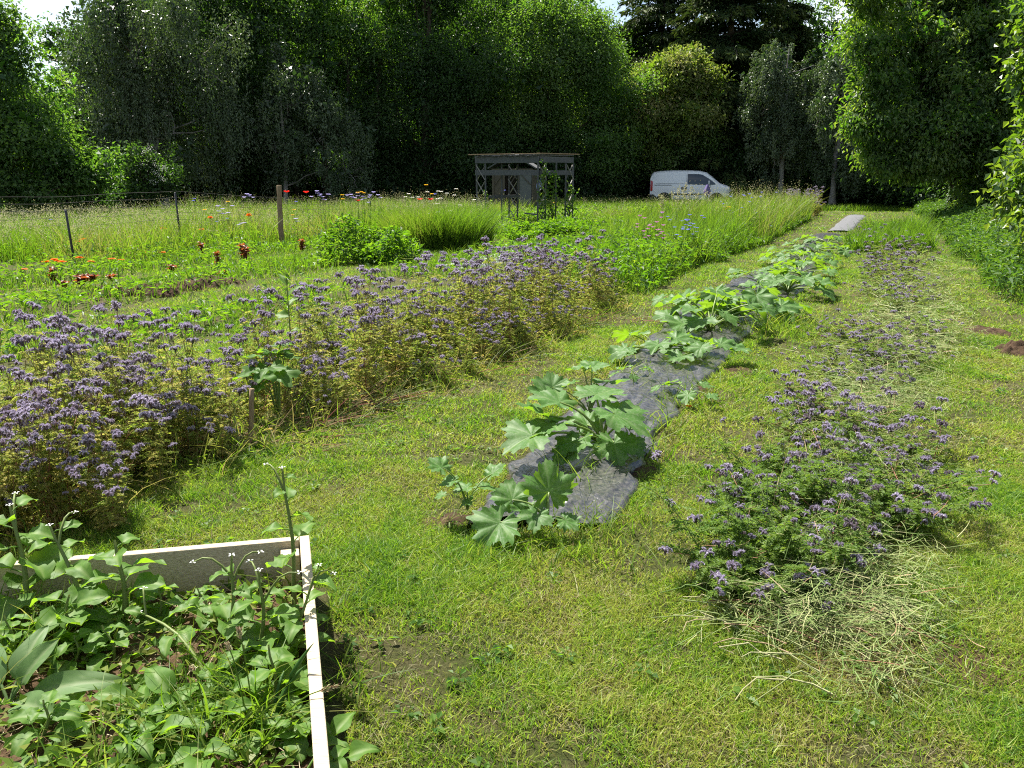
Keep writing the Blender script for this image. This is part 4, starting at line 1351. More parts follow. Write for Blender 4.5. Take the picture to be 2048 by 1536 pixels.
def phacelia(name, label, group, seed, height, spread, nst, mat, nleaf=15, heads=(1, 3), lie=0.0, tone=(.05, .9), hs=1.0, lowdry=.5, keep=1.0):
    r_ = np.random.default_rng(seed)
    o = thing(name, label, 'flowering plant', (0, 0, 0), 0, group)
    sm, fm = MB(), MB()
    spots = []
    for i in range(nst):
        a = r_.random() * 6.283
        hh = height * r_.choice([r_.uniform(.35, .7), r_.uniform(.72, 1.18)], p=[.35, .65])
        out = spread * r_.uniform(.3, 1.35)
        e = np.array((math.cos(a) * out, math.sin(a) * out, hh))
        if lie:
            e = np.array((math.cos(a) * out * 1.1, math.sin(a) * out * 1.1, hh * r_.uniform(.25, 1)))
        u = np.linspace(0, 1, 7)
        ctl = np.array((e[0] * (.2 if not lie else .55), e[1] * (.2 if not lie else .55), e[2] * (.62 if not lie else .9)))
        b0 = np.array((r_.normal(0, .04), r_.normal(0, .04), -.01))
        q = ((1 - u) ** 2)[:, None] * b0 + (2 * u * (1 - u))[:, None] * ctl + (u ** 2)[:, None] * e
        sv = np.clip(r_.normal(.45, .25), 0, 1)
        V, F = tube(q, .0032 * (1 - .55 * u), 5)
        sm.add(V, F, np.repeat(np.clip(sv + .3 * (1 - u), 0, 1), 5))
        ends = [q[-1]]
        for b in range(r_.integers(*heads)):
            t = r_.uniform(.55, .9)
            s = np.array([np.interp(t, u, q[:, k]) for k in range(3)])
            e2 = s + np.array((r_.normal(0, .06), r_.normal(0, .06), (1 - t) * hh * r_.uniform(.5, .95) + .02))
            w = np.linspace(0, 1, 4)
            q2 = s + (e2 - s) * w[:, None]
            q2[1:3, :2] += (e2 - s)[:2] * .2
            V, F = tube(q2, .002 * (1 - .4 * w), 4)
            sm.add(V, F, sv)
            ends.append(e2)
        spots += ends
        for j in range(nleaf):
            t = r_.uniform(.04, .9) ** .85
            s = np.array([np.interp(t, u, q[:, k]) for k in range(3)])
            az = r_.random() * 6.283
            L = r_.uniform(.05, .12) * (1.15 - .4 * t)
            d = unit(np.array((math.cos(az), math.sin(az), r_.uniform(-.25, .7))))
            k = np.repeat(np.linspace(.2, 1, 8), 2)
            sg = np.tile([1., -1.], 8)
            S = unit(np.cross(d, (0, 0, 1)))
            P = s + d * (k * L)[:, None] - np.array((0, 0, 1)) * (k ** 2 * L * .3)[:, None]
            D = d * .5 + S * sg[:, None] + r_.normal(0, .2, (16, 3))
            V, F, m = cards(P, D, np.array((0, 0, 1.)) + r_.normal(0, .25, (16, 3)), L * .30 * (1.15 - .7 * k), L * .13, .2, .25)
            tn = np.clip(tone[0] + (tone[1] - tone[0]) * (lowdry * (1 - t) + r_.random() * .55) , 0, 1)
            fm.add(V, F, np.clip(tn + np.repeat(r_.normal(0, .06, 16), m), 0, 1))
            V, F = tube(np.stack((s, s + d * L * .5 - (0, 0, L * .08), s + d * L - (0, 0, L * .3))), .0009, 3)
            fm.add(V, F, tn)
    sm.build('stems', STEM, o, True)
    fm.build('foliage', mat, o)
    for e in spots:
        if r_.random() > keep:
            continue
        h_ = link('flower_head', HEADS[r_.choice(5, p=[.3, .26, .2, .16, .08])], o, tuple(e))
        h_.rotation_euler = (r_.normal(0, .3), r_.normal(0, .3), r_.random() * 6)
        s = hs * r_.uniform(.75, 1.25)
        h_.scale = (s, s, s)
    return o


PARK = (0, -40, -5)                     # templates become the first plants, see plant_row


def plant_row(protos, spots, labels):
    note_kids()
    used = set()
    for i, (x, y, s, k, lab, grp) in enumerate(spots):
        p = protos[k % len(protos)]
        o = p if p.name not in used else copy_tree(p)
        used.add(p.name)
        put(o, (x, y, ground_z(x, y)), rng.random() * 6.28, s, lab, grp)
    for p in protos:
        if p.name not in used:
            for c in KIDS.get(p.name, ()):
                bpy.data.objects.remove(c)
            bpy.data.objects.remove(p)


G1 = 'purple phacelia plants in the dense clump behind the raised bed'
G2 = 'purple phacelia plants in the long upright row left of the mown path'
G3 = 'purple phacelia plants at the far end beyond the blue flowers'
tall = [phacelia('phacelia_plant', '', '', 50 + i, .70, .22, 5, FERN, 24, (1, 3), hs=1.2) for i in range(5)]
tallg = [phacelia('phacelia_plant', '', '', 60 + i, .62, .22, 5, FERN, 26, (0, 2), tone=(0, .6)) for i in range(2)]
spots = []
r1 = np.random.default_rng(5)


def fill(n, a0, a1, b0, b1, mind):
    pts = []
    tries = 0
    while len(pts) < n and tries < 20000:
        tries += 1
        a, b = r1.uniform(a0, a1), r1.uniform(b0, b1)
        x, y = row(a, b)
        if all((x - q[0]) ** 2 + (y - q[1]) ** 2 > mind ** 2 for q in pts):
            pts.append((x, y, a, b))
    return pts


FRONT = lambda a: np.interp(a, [1.5, 2.3, 4.0, 5.0, 7, 9, 10.5], [3.45, 3.35, 3.15, 3.0, 2.75, 2.75, 2.75])
for x, y, a, b in fill(62, 1.35, 3.6, 3.3, 4.9, .135):
    if b > FRONT(a) + .08:
        spots.append((x, y, r1.uniform(.7, 1.14) * (.75 if b < FRONT(a) + .3 else 1), r1.integers(0, 5), 'purple phacelia plant in the dense clump behind the raised bed', G1))
for i in range(16):
    p = G(r1.uniform(-60, 250), r1.uniform(1030, 1085))
    spots.append((p[0], p[1], r1.uniform(.5, .85), r1.integers(0, 5), 'purple phacelia plant in the dense clump behind the raised bed', G1))
for x, y, a, b in fill(175, 3.5, 10.4, 2.6, 4.5, .175):
    f = FRONT(a)
    if b > f + .1 and not (3.3 < a < 4.3 and b < f + .5):
        spots.append((x, y, r1.uniform(.62, 1.12) * (.8 if a < 4.4 else 1) * (.7 if b < f + .35 else 1), r1.integers(0, 7), 'purple phacelia plant in the long upright row left of the mown path', G2))
# far clump
for i in range(26):
    c = G(1567 + 80 * r1.random(), 0, 0) if False else None
    px, py = 1566 + 76 * r1.random(), 424 + 18 * r1.random()
    p = G(px, py - (px - 1566) * .12)
    spots.append((p[0], p[1], 1.15 + .25 * r1.random(), r1.integers(0, 5), 'purple phacelia plant at the far end beyond the blue flowers', G3))
plant_row(tall + tallg, spots, None)

G4 = 'flattened purple phacelia plants of the cut row along the right path'
G5 = 'bushy purple phacelia plants at the near end of the cut row'
low = [phacelia('phacelia_plant', '', '', 80 + i, .30, .34, 7, FERNG, 11, (0, 3), 1.0, (.1, 1), .9, .6, keep=.7) for i in range(4)]
bush = [phacelia('phacelia_plant', '', '', 90 + i, .48, .30, 8, FERNG, 24, (0, 2), .7, (.05, .8), .95, .2, keep=.65) for i in range(3)]
spots = []
for px, py, n, sx_, sy_, h in ((1550, 1150, 11, 110, 55, 1.0), (1530, 1060, 6, 70, 50, 1.05), (1680, 1010, 9, 130, 70, .95)):
    for i in range(n):
        p = G(px + r1.uniform(-1, 1) * sx_, py + r1.uniform(-1, 1) * sy_)
        spots.append((p[0], p[1], h * r1.uniform(.6, 1.15), 4 + r1.integers(0, 3), 'bushy purple phacelia plant at the near end of the cut row', G5))
for px, py, n, sx_, sy_, h in ((1750, 960, 11, 150, 60, .95), (1720, 880, 9, 110, 40, .9), (1650, 855, 8, 60, 30, 1.0), (1730, 775, 6, 80, 30, .8), (1750, 722, 10, 90, 26, .9), (1720, 685, 9, 70, 18, .95), (1800, 600, 9, 45, 25, 1.0), (1795, 555, 16, 45, 25, 1.2), (1790, 512, 14, 40, 20, 1.25), (1850, 660, 3, 40, 30, .7)):
    for i in range(n):
        p = G(px + r1.uniform(-1, 1) * sx_, py + r1.uniform(-1, 1) * sy_)
        spots.append((p[0], p[1], h * r1.uniform(.85, 1.15), r1.integers(0, 4), 'flattened purple phacelia plant of the cut row along the right path', G4))
plant_row(low + bush, spots, None)

# cut stems and hay along the right row
m_ = MB()
for n, py0, py1, pc0, pc1, wd, L, w in ((5200, 1290, 780, 1600, 1770, 170, .15, .0030), (4200, 830, 660, 1740, 1790, 150, .17, .005), (2600, 660, 500, 1800, 1810, 90, .2, .009), (1200, 720, 520, 1900, 1880, 70, .18, .008), (700, 1400, 1120, 1760, 1790, 140, .16, .0035)):
    t = rng.random(n)
    px = pc0 + (pc1 - pc0) * t + rng.normal(0, .45, n) * wd
    py = py0 + (py1 - py0) * t
    P = np.array([G(a, b) for a, b in zip(px, py)])
    P[:, 2] = ground_z(P[:, 0], P[:, 1]) + .01 + np.abs(rng.normal(0, .085, n))
    an = rng.normal(.3, 1.1, n) + (rng.random(n) < .5) * math.pi
    T = np.stack((np.cos(an), np.sin(an), rng.normal(0, .22, n)), 1)
    V, F, m = ribbons(P, T, L * (.4 + rng.random(n)), w, np.stack((rng.normal(0, .06, n), rng.normal(0, .06, n), -.04 * rng.random(n)), 1), 4)
    m_.add(V, F, np.repeat(np.clip(rng.normal(.26, .2, n) + (rng.random(n) < .03) * .6, 0, 1), m))
# stalks lying at the near end
for px, py, n, s in ((1800, 1230, 22, .10), (1660, 1330, 7, .16), (1740, 1310, 6, .2), (1850, 1260, 18, .10), (1560, 1250, 20, .16)):
    c = G(px, py)
    P = c + rng.normal(0, s, (n, 3)) * (1, .6, 0) + (0, 0, .02)
    an = rng.normal(2.9, .45, n)
    q = np.stack([P + np.stack((np.cos(an), np.sin(an), 0 * an), 1) * (t * (.14 + .16 * rng.random(n)))[:, None] + np.stack((0 * an, .04 * math.sin(t * 3) + 0 * an, .03 * math.sin(t * 3) * rng.random(n)), 1) for t in np.linspace(0, 1, 5)], 1)
    V, F = tubes(q, np.broadcast_to(np.linspace(.0036, .0018, 5), (n, 5)), 5)
    m_.add(V, F, np.repeat(np.clip(rng.normal(.5, .25, n), 0, 1), 25))
tag(m_.build('cut_stems', HAY), 'pale cut stems and hay lying along the right flower row', 'hay', None, 'stuff')

# fallen pink and straw stems at the front of the left row
m_ = MB()
for px, py, n, az, s, L in ((690, 815, 70, .15, .22, .42), (640, 850, 60, .5, .2, .3), (590, 830, 40, 1.1, .10, .42), (350, 910, 60, 1.6, .22, .35), (420, 900, 60, .9, .2, .3), (980, 720, 24, .5, .15, .4), (520, 880, 160, .4, .3, .2), (860, 745, 60, .3, .3, .3), (1120, 650, 60, .3, .3, .3), (1200, 640, 50, .3, .3, .3)):
    c = G(px, py)
    P = c + rng.normal(0, s, (n, 3)) * (1, .5, 0) + (0, 0, .02)
    an = rng.normal(az, .35, n)
    rise = np.abs(rng.normal(.12 if az < 1 else .8, .25, n))
    d = np.stack((np.cos(an), np.sin(an), rise), 1)
    q = np.stack([P + d * (t * L * (.5 + .6 * rng.random(n)))[:, None] - np.array((0, 0, 1)) * (t * t * .05) for t in np.linspace(0, 1, 4)], 1)
    V, F = tubes(q, np.broadcast_to(np.linspace(.0035, .0018, 4), (n, 4)), 4)
    m_.add(V, F, np.repeat(np.clip(rng.normal(.6, .3, n), 0, 1), 16))
tag(m_.build('fallen_stems', STEM), 'fallen straw and reddish stems at the front of the left flower row', 'hay', None, 'stuff')

# ------------------------------------------------------------------ weeds standing in the left row
b_ = G(590, 800)
o = thing('tall_weed', 'tall leafy weed stalk with one glowing leaf in the left purple row', 'weed', tuple(b_))
e = Wp(572, 545, b_[1]) - b_
u = np.linspace(0, 1, 8)
q = e * u[:, None]
m_ = MB()
V, F = tube(q, .006 * (1 - .7 * u) + .001, 6)
m_.add(V, F, .3)
m_.build('stem', STEM, o, True)
for t, az, L, wd, rise, sd_ in ((.66, 2.9, .13, .085, .35, 1), (.82, .3, .14, .05, 1.2, 2), (.9, 2.6, .13, .05, 1.6, 3), (.75, 1.0, .12, .05, .8, 4), (.95, 4.0, .1, .04, 1.8, 5), (.55, .2, .10, .05, .3, 6)):
    s = e * t
    LV, LF, LA = long_leaf(L, wd, .5, .3, .1, 12, 6, None, sd_)
    lm = MB()
    lm.add(orient(LV, s, (math.cos(az), math.sin(az), rise), (0, -.8 if sd_ == 1 else -.2, 1.)), LF, LA)
    lm.build('leaf', WEEDL, o, True)

b_ = G(497, 895)
t_ = Wp(503, 768, b_[1] + .02)
m_ = MB()
q = np.linspace(0, 1, 6)[:, None] * (t_ - b_) + (0, 0, -.03)
q[2:4, 0] += .006
V, F = tube(np.concatenate((q, q[-1:] + (0, 0, .001))), (.015, .016, .015, .016, .015, .015, .001), 9)
m_.add(V, F)
tag(m_.build('wooden_stake', POSTWOOD, None, True, tuple(b_)), 'short brown wooden stake at the front of the left row', 'stake')

b_ = G(560, 850)
o = thing('young_pumpkin_plant', 'dark leaved young pumpkin plant beside the short wooden stake', 'vegetable plant', tuple(b_))
for i, (px, py, dy, s, az, tl) in enumerate(((535, 735, .0, .21, 4.6, .3), (500, 745, -.04, .17, 3.4, .35), (560, 745, -.05, .18, 5.4, .45), (545, 705, .1, .17, 1.5, .1), (520, 712, .08, .15, 2.6, .1), (570, 712, .12, .14, .3, .1), (560, 690, .15, .13, .8, .0), (520, 770, -.08, .13, 3.9, .5))):
    e = Wp(px, py, b_[1] + dy) - b_
    m_ = MB()
    V, F = tube(np.stack((np.zeros(3), e * (.3, .3, .7), e)), (.006, .005, .004), 6)
    m_.add(V, F, .4)
    m_.build('leaf_stalk', SQS, o, True)
    LV, LF, LA = lobed_leaf(s, 5, .36, .08, 70 + i, .15, .06)
    lm = MB()
    lm.add(orient(LV, e, (math.cos(az) * math.cos(tl), math.sin(az) * math.cos(tl), -math.sin(tl)), (math.cos(az) * math.sin(tl), math.sin(az) * math.sin(tl), math.cos(tl))), LF, LA * .55)
    lm.build('leaf', WEEDL, o, True)

# leafy ground layer under the left row
m_ = MB()
n = 26000
a, b = rng.uniform(1.2, 10.6, n), rng.uniform(2.6, 4.8, n)
k = (b > FRONT(a) + .03 * rng.normal(0, 1, n))
a, b = a[k], b[k]
x, y = row(a, b)
n = len(x)
hh = .32 * np.clip((b - FRONT(a)) * 2.2, .12, 1) * rng.random(n) ** 1.4
D = np.stack((rng.normal(0, 1, n), rng.normal(0, 1, n), rng.normal(.2, .5, n)), 1)
V, F, m = cards(np.stack((x, y, ground_z(x, y) + hh), 1), D, np.array((0, 0, 1.)) + rng.normal(0, .5, (n, 3)), .05 * (.4 + rng.random(n)), .014 * (.6 + .8 * rng.random(n)))
m_.add(V, F, np.repeat(np.clip(noise(x, y, 2.2, 31) * .8 + rng.normal(0, .2, n), 0, 1), m))
tag(m_.build('ground_cover', FERN), 'yellowing ferny undergrowth beneath the purple flowers of the left row', 'undergrowth', None, 'stuff')
m_ = MB()
n = 5200
a, b = rng.uniform(1.2, 10.6, n), rng.uniform(2.5, 4.6, n)
k = (b > FRONT(a) - .08)
x, y = row(a[k], b[k])
n = len(x)
h = .12 + .3 * rng.random(n) ** 1.6
V, F, m = ribbons(np.stack((x, y, ground_z(x, y)), 1), np.stack((rng.normal(0, .45, n), rng.normal(0, .45, n), np.ones(n)), 1), h, .006, np.stack((rng.normal(0, .4, n), rng.normal(0, .4, n), -.3 * rng.random(n)), 1) * h[:, None], 4)
m_.add(V, F, np.repeat(np.clip(rng.normal(.45, .25, n), 0, 1), m))
tag(m_.build('row_grass', MEAD), 'weedy grass growing through the left flower row', 'grass', None, 'stuff')

# ------------------------------------------------------------------ meadow


def meadow(mb, sel, n, y0, y1, hfun, wbase, tone, x0=-1, x1=1, nseg=3, lean=.22):
    y = np.sqrt(rng.random(n) * (y1 ** 2 - y0 ** 2) + y0 ** 2)
    x = (x0 + (x1 - x0) * rng.random(n)) * (y * .70 + .3)
    a, b = ab(x, y)
    k = sel(x, y, a, b)
    x, y, a, b = x[k], y[k], a[k], b[k]
    n = len(x)
    h = hfun(x, y, a, b) * (.5 + .6 * rng.random(n))
    T = np.stack((rng.normal(0, lean, n), rng.normal(0, lean, n), np.ones(n)), 1)
    V, F, m = ribbons(np.stack((x, y, ground_z(x, y) * (np.abs(x) < 24)), 1), T, h, wbase + .00055 * y, np.stack((rng.normal(0, .25, n), rng.normal(0, .25, n), -.15 * rng.random(n)), 1) * h[:, None], nseg)
    mb.add(V, F, np.repeat(np.clip(tone(x, y, a, b, n), 0, 1), m))
    return x, y, h


def meadow_tops(mb, x, y, h, frac, per, size, spread, tone, z0=.82, z1=1.06):
    k = rng.random(len(x)) < frac
    x, y, h = x[k], y[k], h[k]
    n = len(x) * per
    i = np.repeat(np.arange(len(x)), per)
    P = np.stack((x[i] + rng.normal(0, spread, n), y[i] + rng.normal(0, spread, n), h[i] * (z0 + (z1 - z0) * rng.random(n))), 1)
    V, F, m = cards(P, rng.normal(0, 1, (n, 3)) + (0, 0, .4), rng.normal(0, 1, (n, 3)), size * (.6 + .8 * rng.random(n)), size * .6)
    mb.add(V, F, np.repeat(np.clip(tone + rng.normal(0, .25, n), 0, 1), m))


def tall_h(x, y, a, b):
    return .74 + .35 * (noise(x, y, .35, 14) - .4) + .5 * (noise(x, y, 1.3, 15) - .5) + .3 * (noise(x, y, 4, 16) - .5)


seltall = lambda x, y, a, b: (b > 13.0 + .5 * (noise(x, y, .8, 16) - .5)) & (y < 36) & (b < 24) & (x < -2.2 + .1 * y)
g = MB()
tops = MB()
beige = lambda x, y, a, b, n: .16 + .55 * np.clip((noise(x, y, .25, 18) - .35) * 2.2, 0, 1) * (x > -9) + .25 * (noise(x, y, 1.6, 19) - .5) + rng.normal(0, .18, n)
x, y, h = meadow(g, seltall, 60000, 15, 34, tall_h, .004, beige, -1, .05)
meadow_tops(tops, x, y, h, .22, 4, .026, .05, .4)
# tall clump with daisies left of the shelter
selcl = lambda x, y, a, b: ((x + 1.75) / 1.15) ** 2 + ((y - 19.2) / 1.5) ** 2 < 1 + .5 * (noise(x, y, 2, 3) - .5)
x, y, h = meadow(g, selcl, 90000, 17, 22, lambda x, y, a, b: 1.0 + .25 * (noise(x, y, 1, 2) - .5), .004, lambda x, y, a, b, n: .12 + .35 * (x < -1.8) * rng.random(n) + rng.normal(0, .13, n), -.25, .02)
meadow_tops(tops, x, y, h, .07, 3, .022, .05, .35)
# middle strip of weeds, low herbs and lawn verges
selmid = lambda x, y, a, b: (((b > 8.9) & (b < 10.4)) | ((b > 11.4) & (b < 13.3)) | ((b > 6.3) & (b < 7.6) & (noise(x, y, .5, 40) > .42))) & (y < 33) & (y > 6)
meadow(g, selmid, 80000, 6, 33, lambda x, y, a, b: .16 + .24 * noise(x, y, .7, 19), .005, lambda x, y, a, b, n: .14 + rng.normal(0, .14, n), -1.05, .35)
# around and behind the shelter to the van
selfar = lambda x, y, a, b: (b > 8.0) & (y > 24) & (y < 43) & (x > -8) & (b < 26)
nearsh = lambda x, y: 1 - .72 * np.exp(-((x - .5) / 2.6) ** 2 - ((y - 26.3) / 3.0) ** 2)
x, y, h = meadow(g, selfar, 60000, 24, 42, lambda x, y, a, b: (.30 + .32 * noise(x, y, .4, 21) + .12 * (y > 34)) * nearsh(x, y), .006, lambda x, y, a, b, n: .16 + .3 * np.clip(noise(x, y, .4, 22) - .45, 0, 1) * 2 + rng.normal(0, .14, n), -.3, .42)
meadow_tops(tops, x, y, h, .08, 3, .034, .08, .4)
# blue flower bed: dense green herbs between the two mown paths
FR2 = lambda a: np.interp(a, [10.5, 13, 22, 31, 38], [2.75, 2.75, 2.3, 2.1, 2.0])
selblue = lambda x, y, a, b: (a > 10.9) & (a < 33.5) & (b > FR2(a) + .1 + .3 * (noise(x, y, 1.4, 24) - .5)) & (b < FR2(a) + 2.6 + .4 * noise(x, y, .8, 25))
x, y, h = meadow(g, selblue, 150000, 11, 36, lambda x, y, a, b: (.5 + .42 * np.clip((a - 12) / 9, 0, 1) + .5 * (noise(x, y, .9, 26) - .4)) * np.clip((b - FR2(a)) * 2.0, .35, 1), .005, lambda x, y, a, b, n: .08 + .22 * noise(x, y, .6, 27) + rng.normal(0, .12, n), .02, .65)
selblue2 = lambda x, y, a, b: selblue(x, y, a, b) & (a > 20)
x2, y2, h2 = meadow(g, selblue2, 16000, 16, 36, lambda x, y, a, b: 1.1 + .3 * noise(x, y, 1, 28), .005, lambda x, y, a, b, n: .45 + rng.normal(0, .2, n), .1, .65)
meadow_tops(tops, x2, y2, h2, .3, 4, .03, .03, .35, .7, 1.05)
# tall grass at the far end of the right row and strip beyond the lawn
selr = lambda x, y, a, b: (np.abs(b + .45) < .15 + .9 * noise(x, y, 1.1, 51)) & (a > 18.2 + 2 * noise(x, y, 1.3, 52)) & (a < 27)
meadow(g, selr, 52000, 17, 30, lambda x, y, a, b: .14 + .75 * noise(x, y, .9, 29), .006, lambda x, y, a, b, n: .1 + rng.normal(0, .13, n), .3, .75)
selend = lambda x, y, a, b: (y > 38) & (y < 43) & (b < 6)
meadow(g, selend, 26000, 38, 43, lambda x, y, a, b: .16 + .22 * noise(x, y, .6, 30), .012, lambda x, y, a, b, n: .14 + rng.normal(0, .14, n), .1, 1)
sell = lambda x, y, a, b: (b > 15.5) & (y > 12) & (y < 24)
x, y, h = meadow(g, sell, 26000, 12, 24, lambda x, y, a, b: .5 + .35 * noise(x, y, .5, 33), .005, lambda x, y, a, b, n: .2 + rng.normal(0, .16, n), -1.1, -.4)
meadow_tops(tops, x, y, h, .3, 4, .03, .05, .5)
tag(g.build('meadow_grass', MEAD), 'tall meadow grass and herb stems filling the flower beds behind the paths', 'meadow grass', None, 'stuff')
tag(tops.build('seed_heads', PALEF), 'pale seed heads and tiny blossoms over the meadow grass', 'seed heads', None, 'stuff')

# herb leaves among the beds
g = MB()


def herbs(sel, n, y0, y1, x0, x1, hfun, L, tone):
    y = np.sqrt(rng.random(n) * (y1 ** 2 - y0 ** 2) + y0 ** 2)
    x = (x0 + (x1 - x0) * rng.random(n)) * (y * .70 + .3)
    a, b = ab(x, y)
    k = sel(x, y, a, b)
    x, y, a, b = x[k], y[k], a[k], b[k]
    n = len(x)
    z = hfun(x, y, a, b) * rng.random(n) ** .7 + .02
    D = np.stack((rng.normal(0, 1, n), rng.normal(0, 1, n), rng.normal(.15, .5, n)), 1)
    V, F, m = cards(np.stack((x, y, z), 1), D, np.array((0, 0, 1.)) + rng.normal(0, .4, (n, 3)), L * (.5 + rng.random(n)), L * .42 * (.5 + rng.random(n)), .2, .25)
    g.add(V, F, np.repeat(np.clip(tone + rng.normal(0, .22, n), 0, 1), m))


herbs(selblue, 90000, 11, 36, .02, .65, lambda x, y, a, b: .5 * np.clip((b - FR2(a)) * 2, .3, 1), .11, .3)
herbs(selmid, 60000, 6, 33, -1.05, .35, lambda x, y, a, b: .10 + .22 * np.clip(noise(x, y, .9, 34) - .3, 0, 1) * 1.6, .10, .45)
herbs(selfar, 30000, 24, 42, -.3, .42, lambda x, y, a, b: (.2 + .25 * noise(x, y, .7, 35)) * nearsh(x, y), .14, .45)
herbs(seltall, 26000, 15, 34, -1, .05, lambda x, y, a, b: .35 + 0 * x, .10, .4)
herbs(lambda x, y, a, b: ((x + 2.75) / 1.15) ** 2 + ((y - 15.6) / 1.0) ** 2 < rng.random(len(x)) ** .8 * (.1 + noise(x, y, 1.7, 44)), 38000, 13, 17, -.6, .0, lambda x, y, a, b: .25 + .75 * noise(x, y, 2.2, 43) * np.clip(1.2 - np.abs(x + 2.9) / 1.5, 0, 1), .12, .35)
herbs(lambda x, y, a, b: ((x - 1.7) / 1.9) ** 2 + ((y - 21.5) / 2.0) ** 2 < rng.random(len(x)) ** .8 * (.4 + noise(x, y, 1.4, 46)), 90000, 19, 24, -.1, .3, lambda x, y, a, b: .05 + .42 * noise(x, y, 1.6, 45), .12, .35)
herbs(lambda x, y, a, b: selr(x, y, a, b), 20000, 17, 30, .3, .75, lambda x, y, a, b: .3 + 0 * x, .1, .3)
tag(g.build('herb_foliage', HERB), 'green herb leaves growing between the meadow stems', 'foliage', None, 'stuff')

# nettles and tall weeds at the right edge
g = MB()
selnet = lambda x, y, a, b: (b < -1.75 + .5 * (noise(x, y, .9, 36) - .5)) & (b > -9)


def net_h(x, y, a, b):
    return (.28 + .5 * np.clip((-1.5 - b) / 1.6, 0, 1)) * (.75 + .5 * noise(x, y, .8, 37))


herbs(selnet, 190000, 6.5, 40, .3, 1.12, net_h, .10, .35)
x_, y_, h_ = meadow(g, selnet, 46000, 6.5, 40, net_h, .005, lambda x, y, a, b, n: .3 + rng.normal(0, .2, n), .3, 1.12)
tag(g.build('nettle_undergrowth', NETTLE), 'dense green nettles and weeds along the right edge of the garden', 'undergrowth', None, 'stuff')


# ------------------------------------------------------------------ single flowers
def wildflower(name, label, cat, group, mat, height, petals, size, up, center=None, seed=0, heads=1, double=False):
    o = thing(name, label, cat, (0, 0, 0), 0, group)
    r_ = np.random.default_rng(seed)
    m_ = MB()
    for h in range(heads):
        e = np.array((r_.normal(0, .05 * (heads > 1) + .02), r_.normal(0, .05 * (heads > 1) + .02), height * (1 if h == 0 else r_.uniform(.7, 1.02))))
        q = np.linspace(0, 1, 5)[:, None] * e
        q[1:4, 0] += .012
        V, F = tube(q, (.004, .0035, .003, .0025, .002), 5)
        m_.add(V, F, .25)
        fm = MB()
        for layer in range(2 if double else 1):
            a = np.arange(petals) / petals * 6.283 + layer * .3
            D = np.stack((np.cos(a), np.sin(a), up + .5 * layer + 0 * a), 1)
            V, F, m = cards(e + D * .002, D, np.array((0, 0, 1.)) + 0 * D, size * (1 - .3 * layer), size * (1.5 if petals < 7 else .55), .15, .2, .62)
            fm.add(V, F, np.repeat(r_.random(petals), m))
        f = fm.build('flower', mat, o)
        if center:
            cm = MB()
            V, F = tube(e + np.array(((0, 0, -.006), (0, 0, .004), (0, 0, .007))), (size * .16, size * .26, .001), 7)
            cm.add(V, F, .5)
            cm.build('flower_centre', center, f)
    n = 6
    for i in range(n):
        t = r_.uniform(.05, .6)
        az = r_.random() * 6.283
        V, F, m = cards(np.array([[0.006, 0, height * t]]), np.array([[math.cos(az), math.sin(az), .8]]), np.array([[0, 0, 1.]]), .10, .022)
        m_.add(V, F, .3)
    m_.build('stem', HERB, o)
    return o


def place(o, spots, labels, group=None):
    """spots: measured flower position px,py and ground row py0 (where the stalk stands)"""
    note_kids()
    for i, (px, py, yd) in enumerate(spots):
        c = o if i == 0 else copy_tree(o)
        w = Wp(px, py, yd)
        zb_ = 0.0
        hgt = HGT[o.name.split('.')[0] + o['k']]
        c.location = (w[0], w[1], w[2] - hgt)
        if w[2] - hgt > 0.02:
            c.location = (w[0], w[1], -.02)
            c.scale = (1, 1, (w[2] + .02) / hgt)
        elif w[2] < hgt:
            c.location = (w[0], w[1], -.02)
            c.scale = (1, 1, max((w[2] + .02) / hgt, .15))
        c.rotation_euler = (0, 0, i * 1.7)
        tag(c, labels[i] if isinstance(labels, list) else labels, None, group)


HGT = {}


def flowers(k, name, cat, mat, height, petals, size, up, spots, labels, center=None, heads=1, double=False, group=None):
    o = wildflower(name, '', cat, None, mat, height, petals, size, up, center, len(HGT), heads, double)
    o['k'] = k
    HGT[o.name.split('.')[0] + k] = height
    place(o, spots, labels, group)


flowers('a', 'poppy', 'flower', F_RED, .9, 4, .075, .55, [(612, 386, 20), (575, 414, 19.5), (716, 402, 22), (840, 400, 20), (861, 400, 19)],
        ['red poppy standing highest right of the thick wooden post', 'red poppy close beside the thick wooden post', 'small red poppy near the yellow daisies', 'left one of two small poppies in the daisy clump', 'right one of two small poppies in the daisy clump'], BLACKM)
flowers('b', 'marigold', 'flower', F_ORANGE, .3, 12, .075, .3, [(165, 480, 17), (172, 479, 17), (155, 484, 17.1), (118, 475, 18), (108, 520, 13.6), (118, 522, 13.6), (124, 524, 13.5), (90, 524, 13.4), (160, 516, 14), (184, 523, 14.2), (223, 518, 14.5), (240, 520, 14.8), (288, 506, 15.5), (327, 505, 15.7), (325, 458, 19), (420, 437, 20), (405, 460, 19), (498, 432, 20), (44, 539, 12.9)],
        'orange marigold blooming low among the weeds near the wire fence posts', F_ORANGE, 1, True, 'orange marigolds near the wire fence')
flowers('c', 'corn_marigold', 'flower', F_YELLOW, .9, 12, .05, .2, [(715, 385, 22), (722, 384, 22), (728, 386, 22), (685, 390, 21.5), (685, 398, 21), (455, 403, 21), (410, 419, 20), (588, 419, 19.3), (585, 430, 19.2), (852, 370, 20), (865, 388, 20), (1108, 405, 31)],
        'yellow daisy flower standing among the tall meadow grass', F_ORANGE, 1, False, 'yellow daisies in the tall meadow')
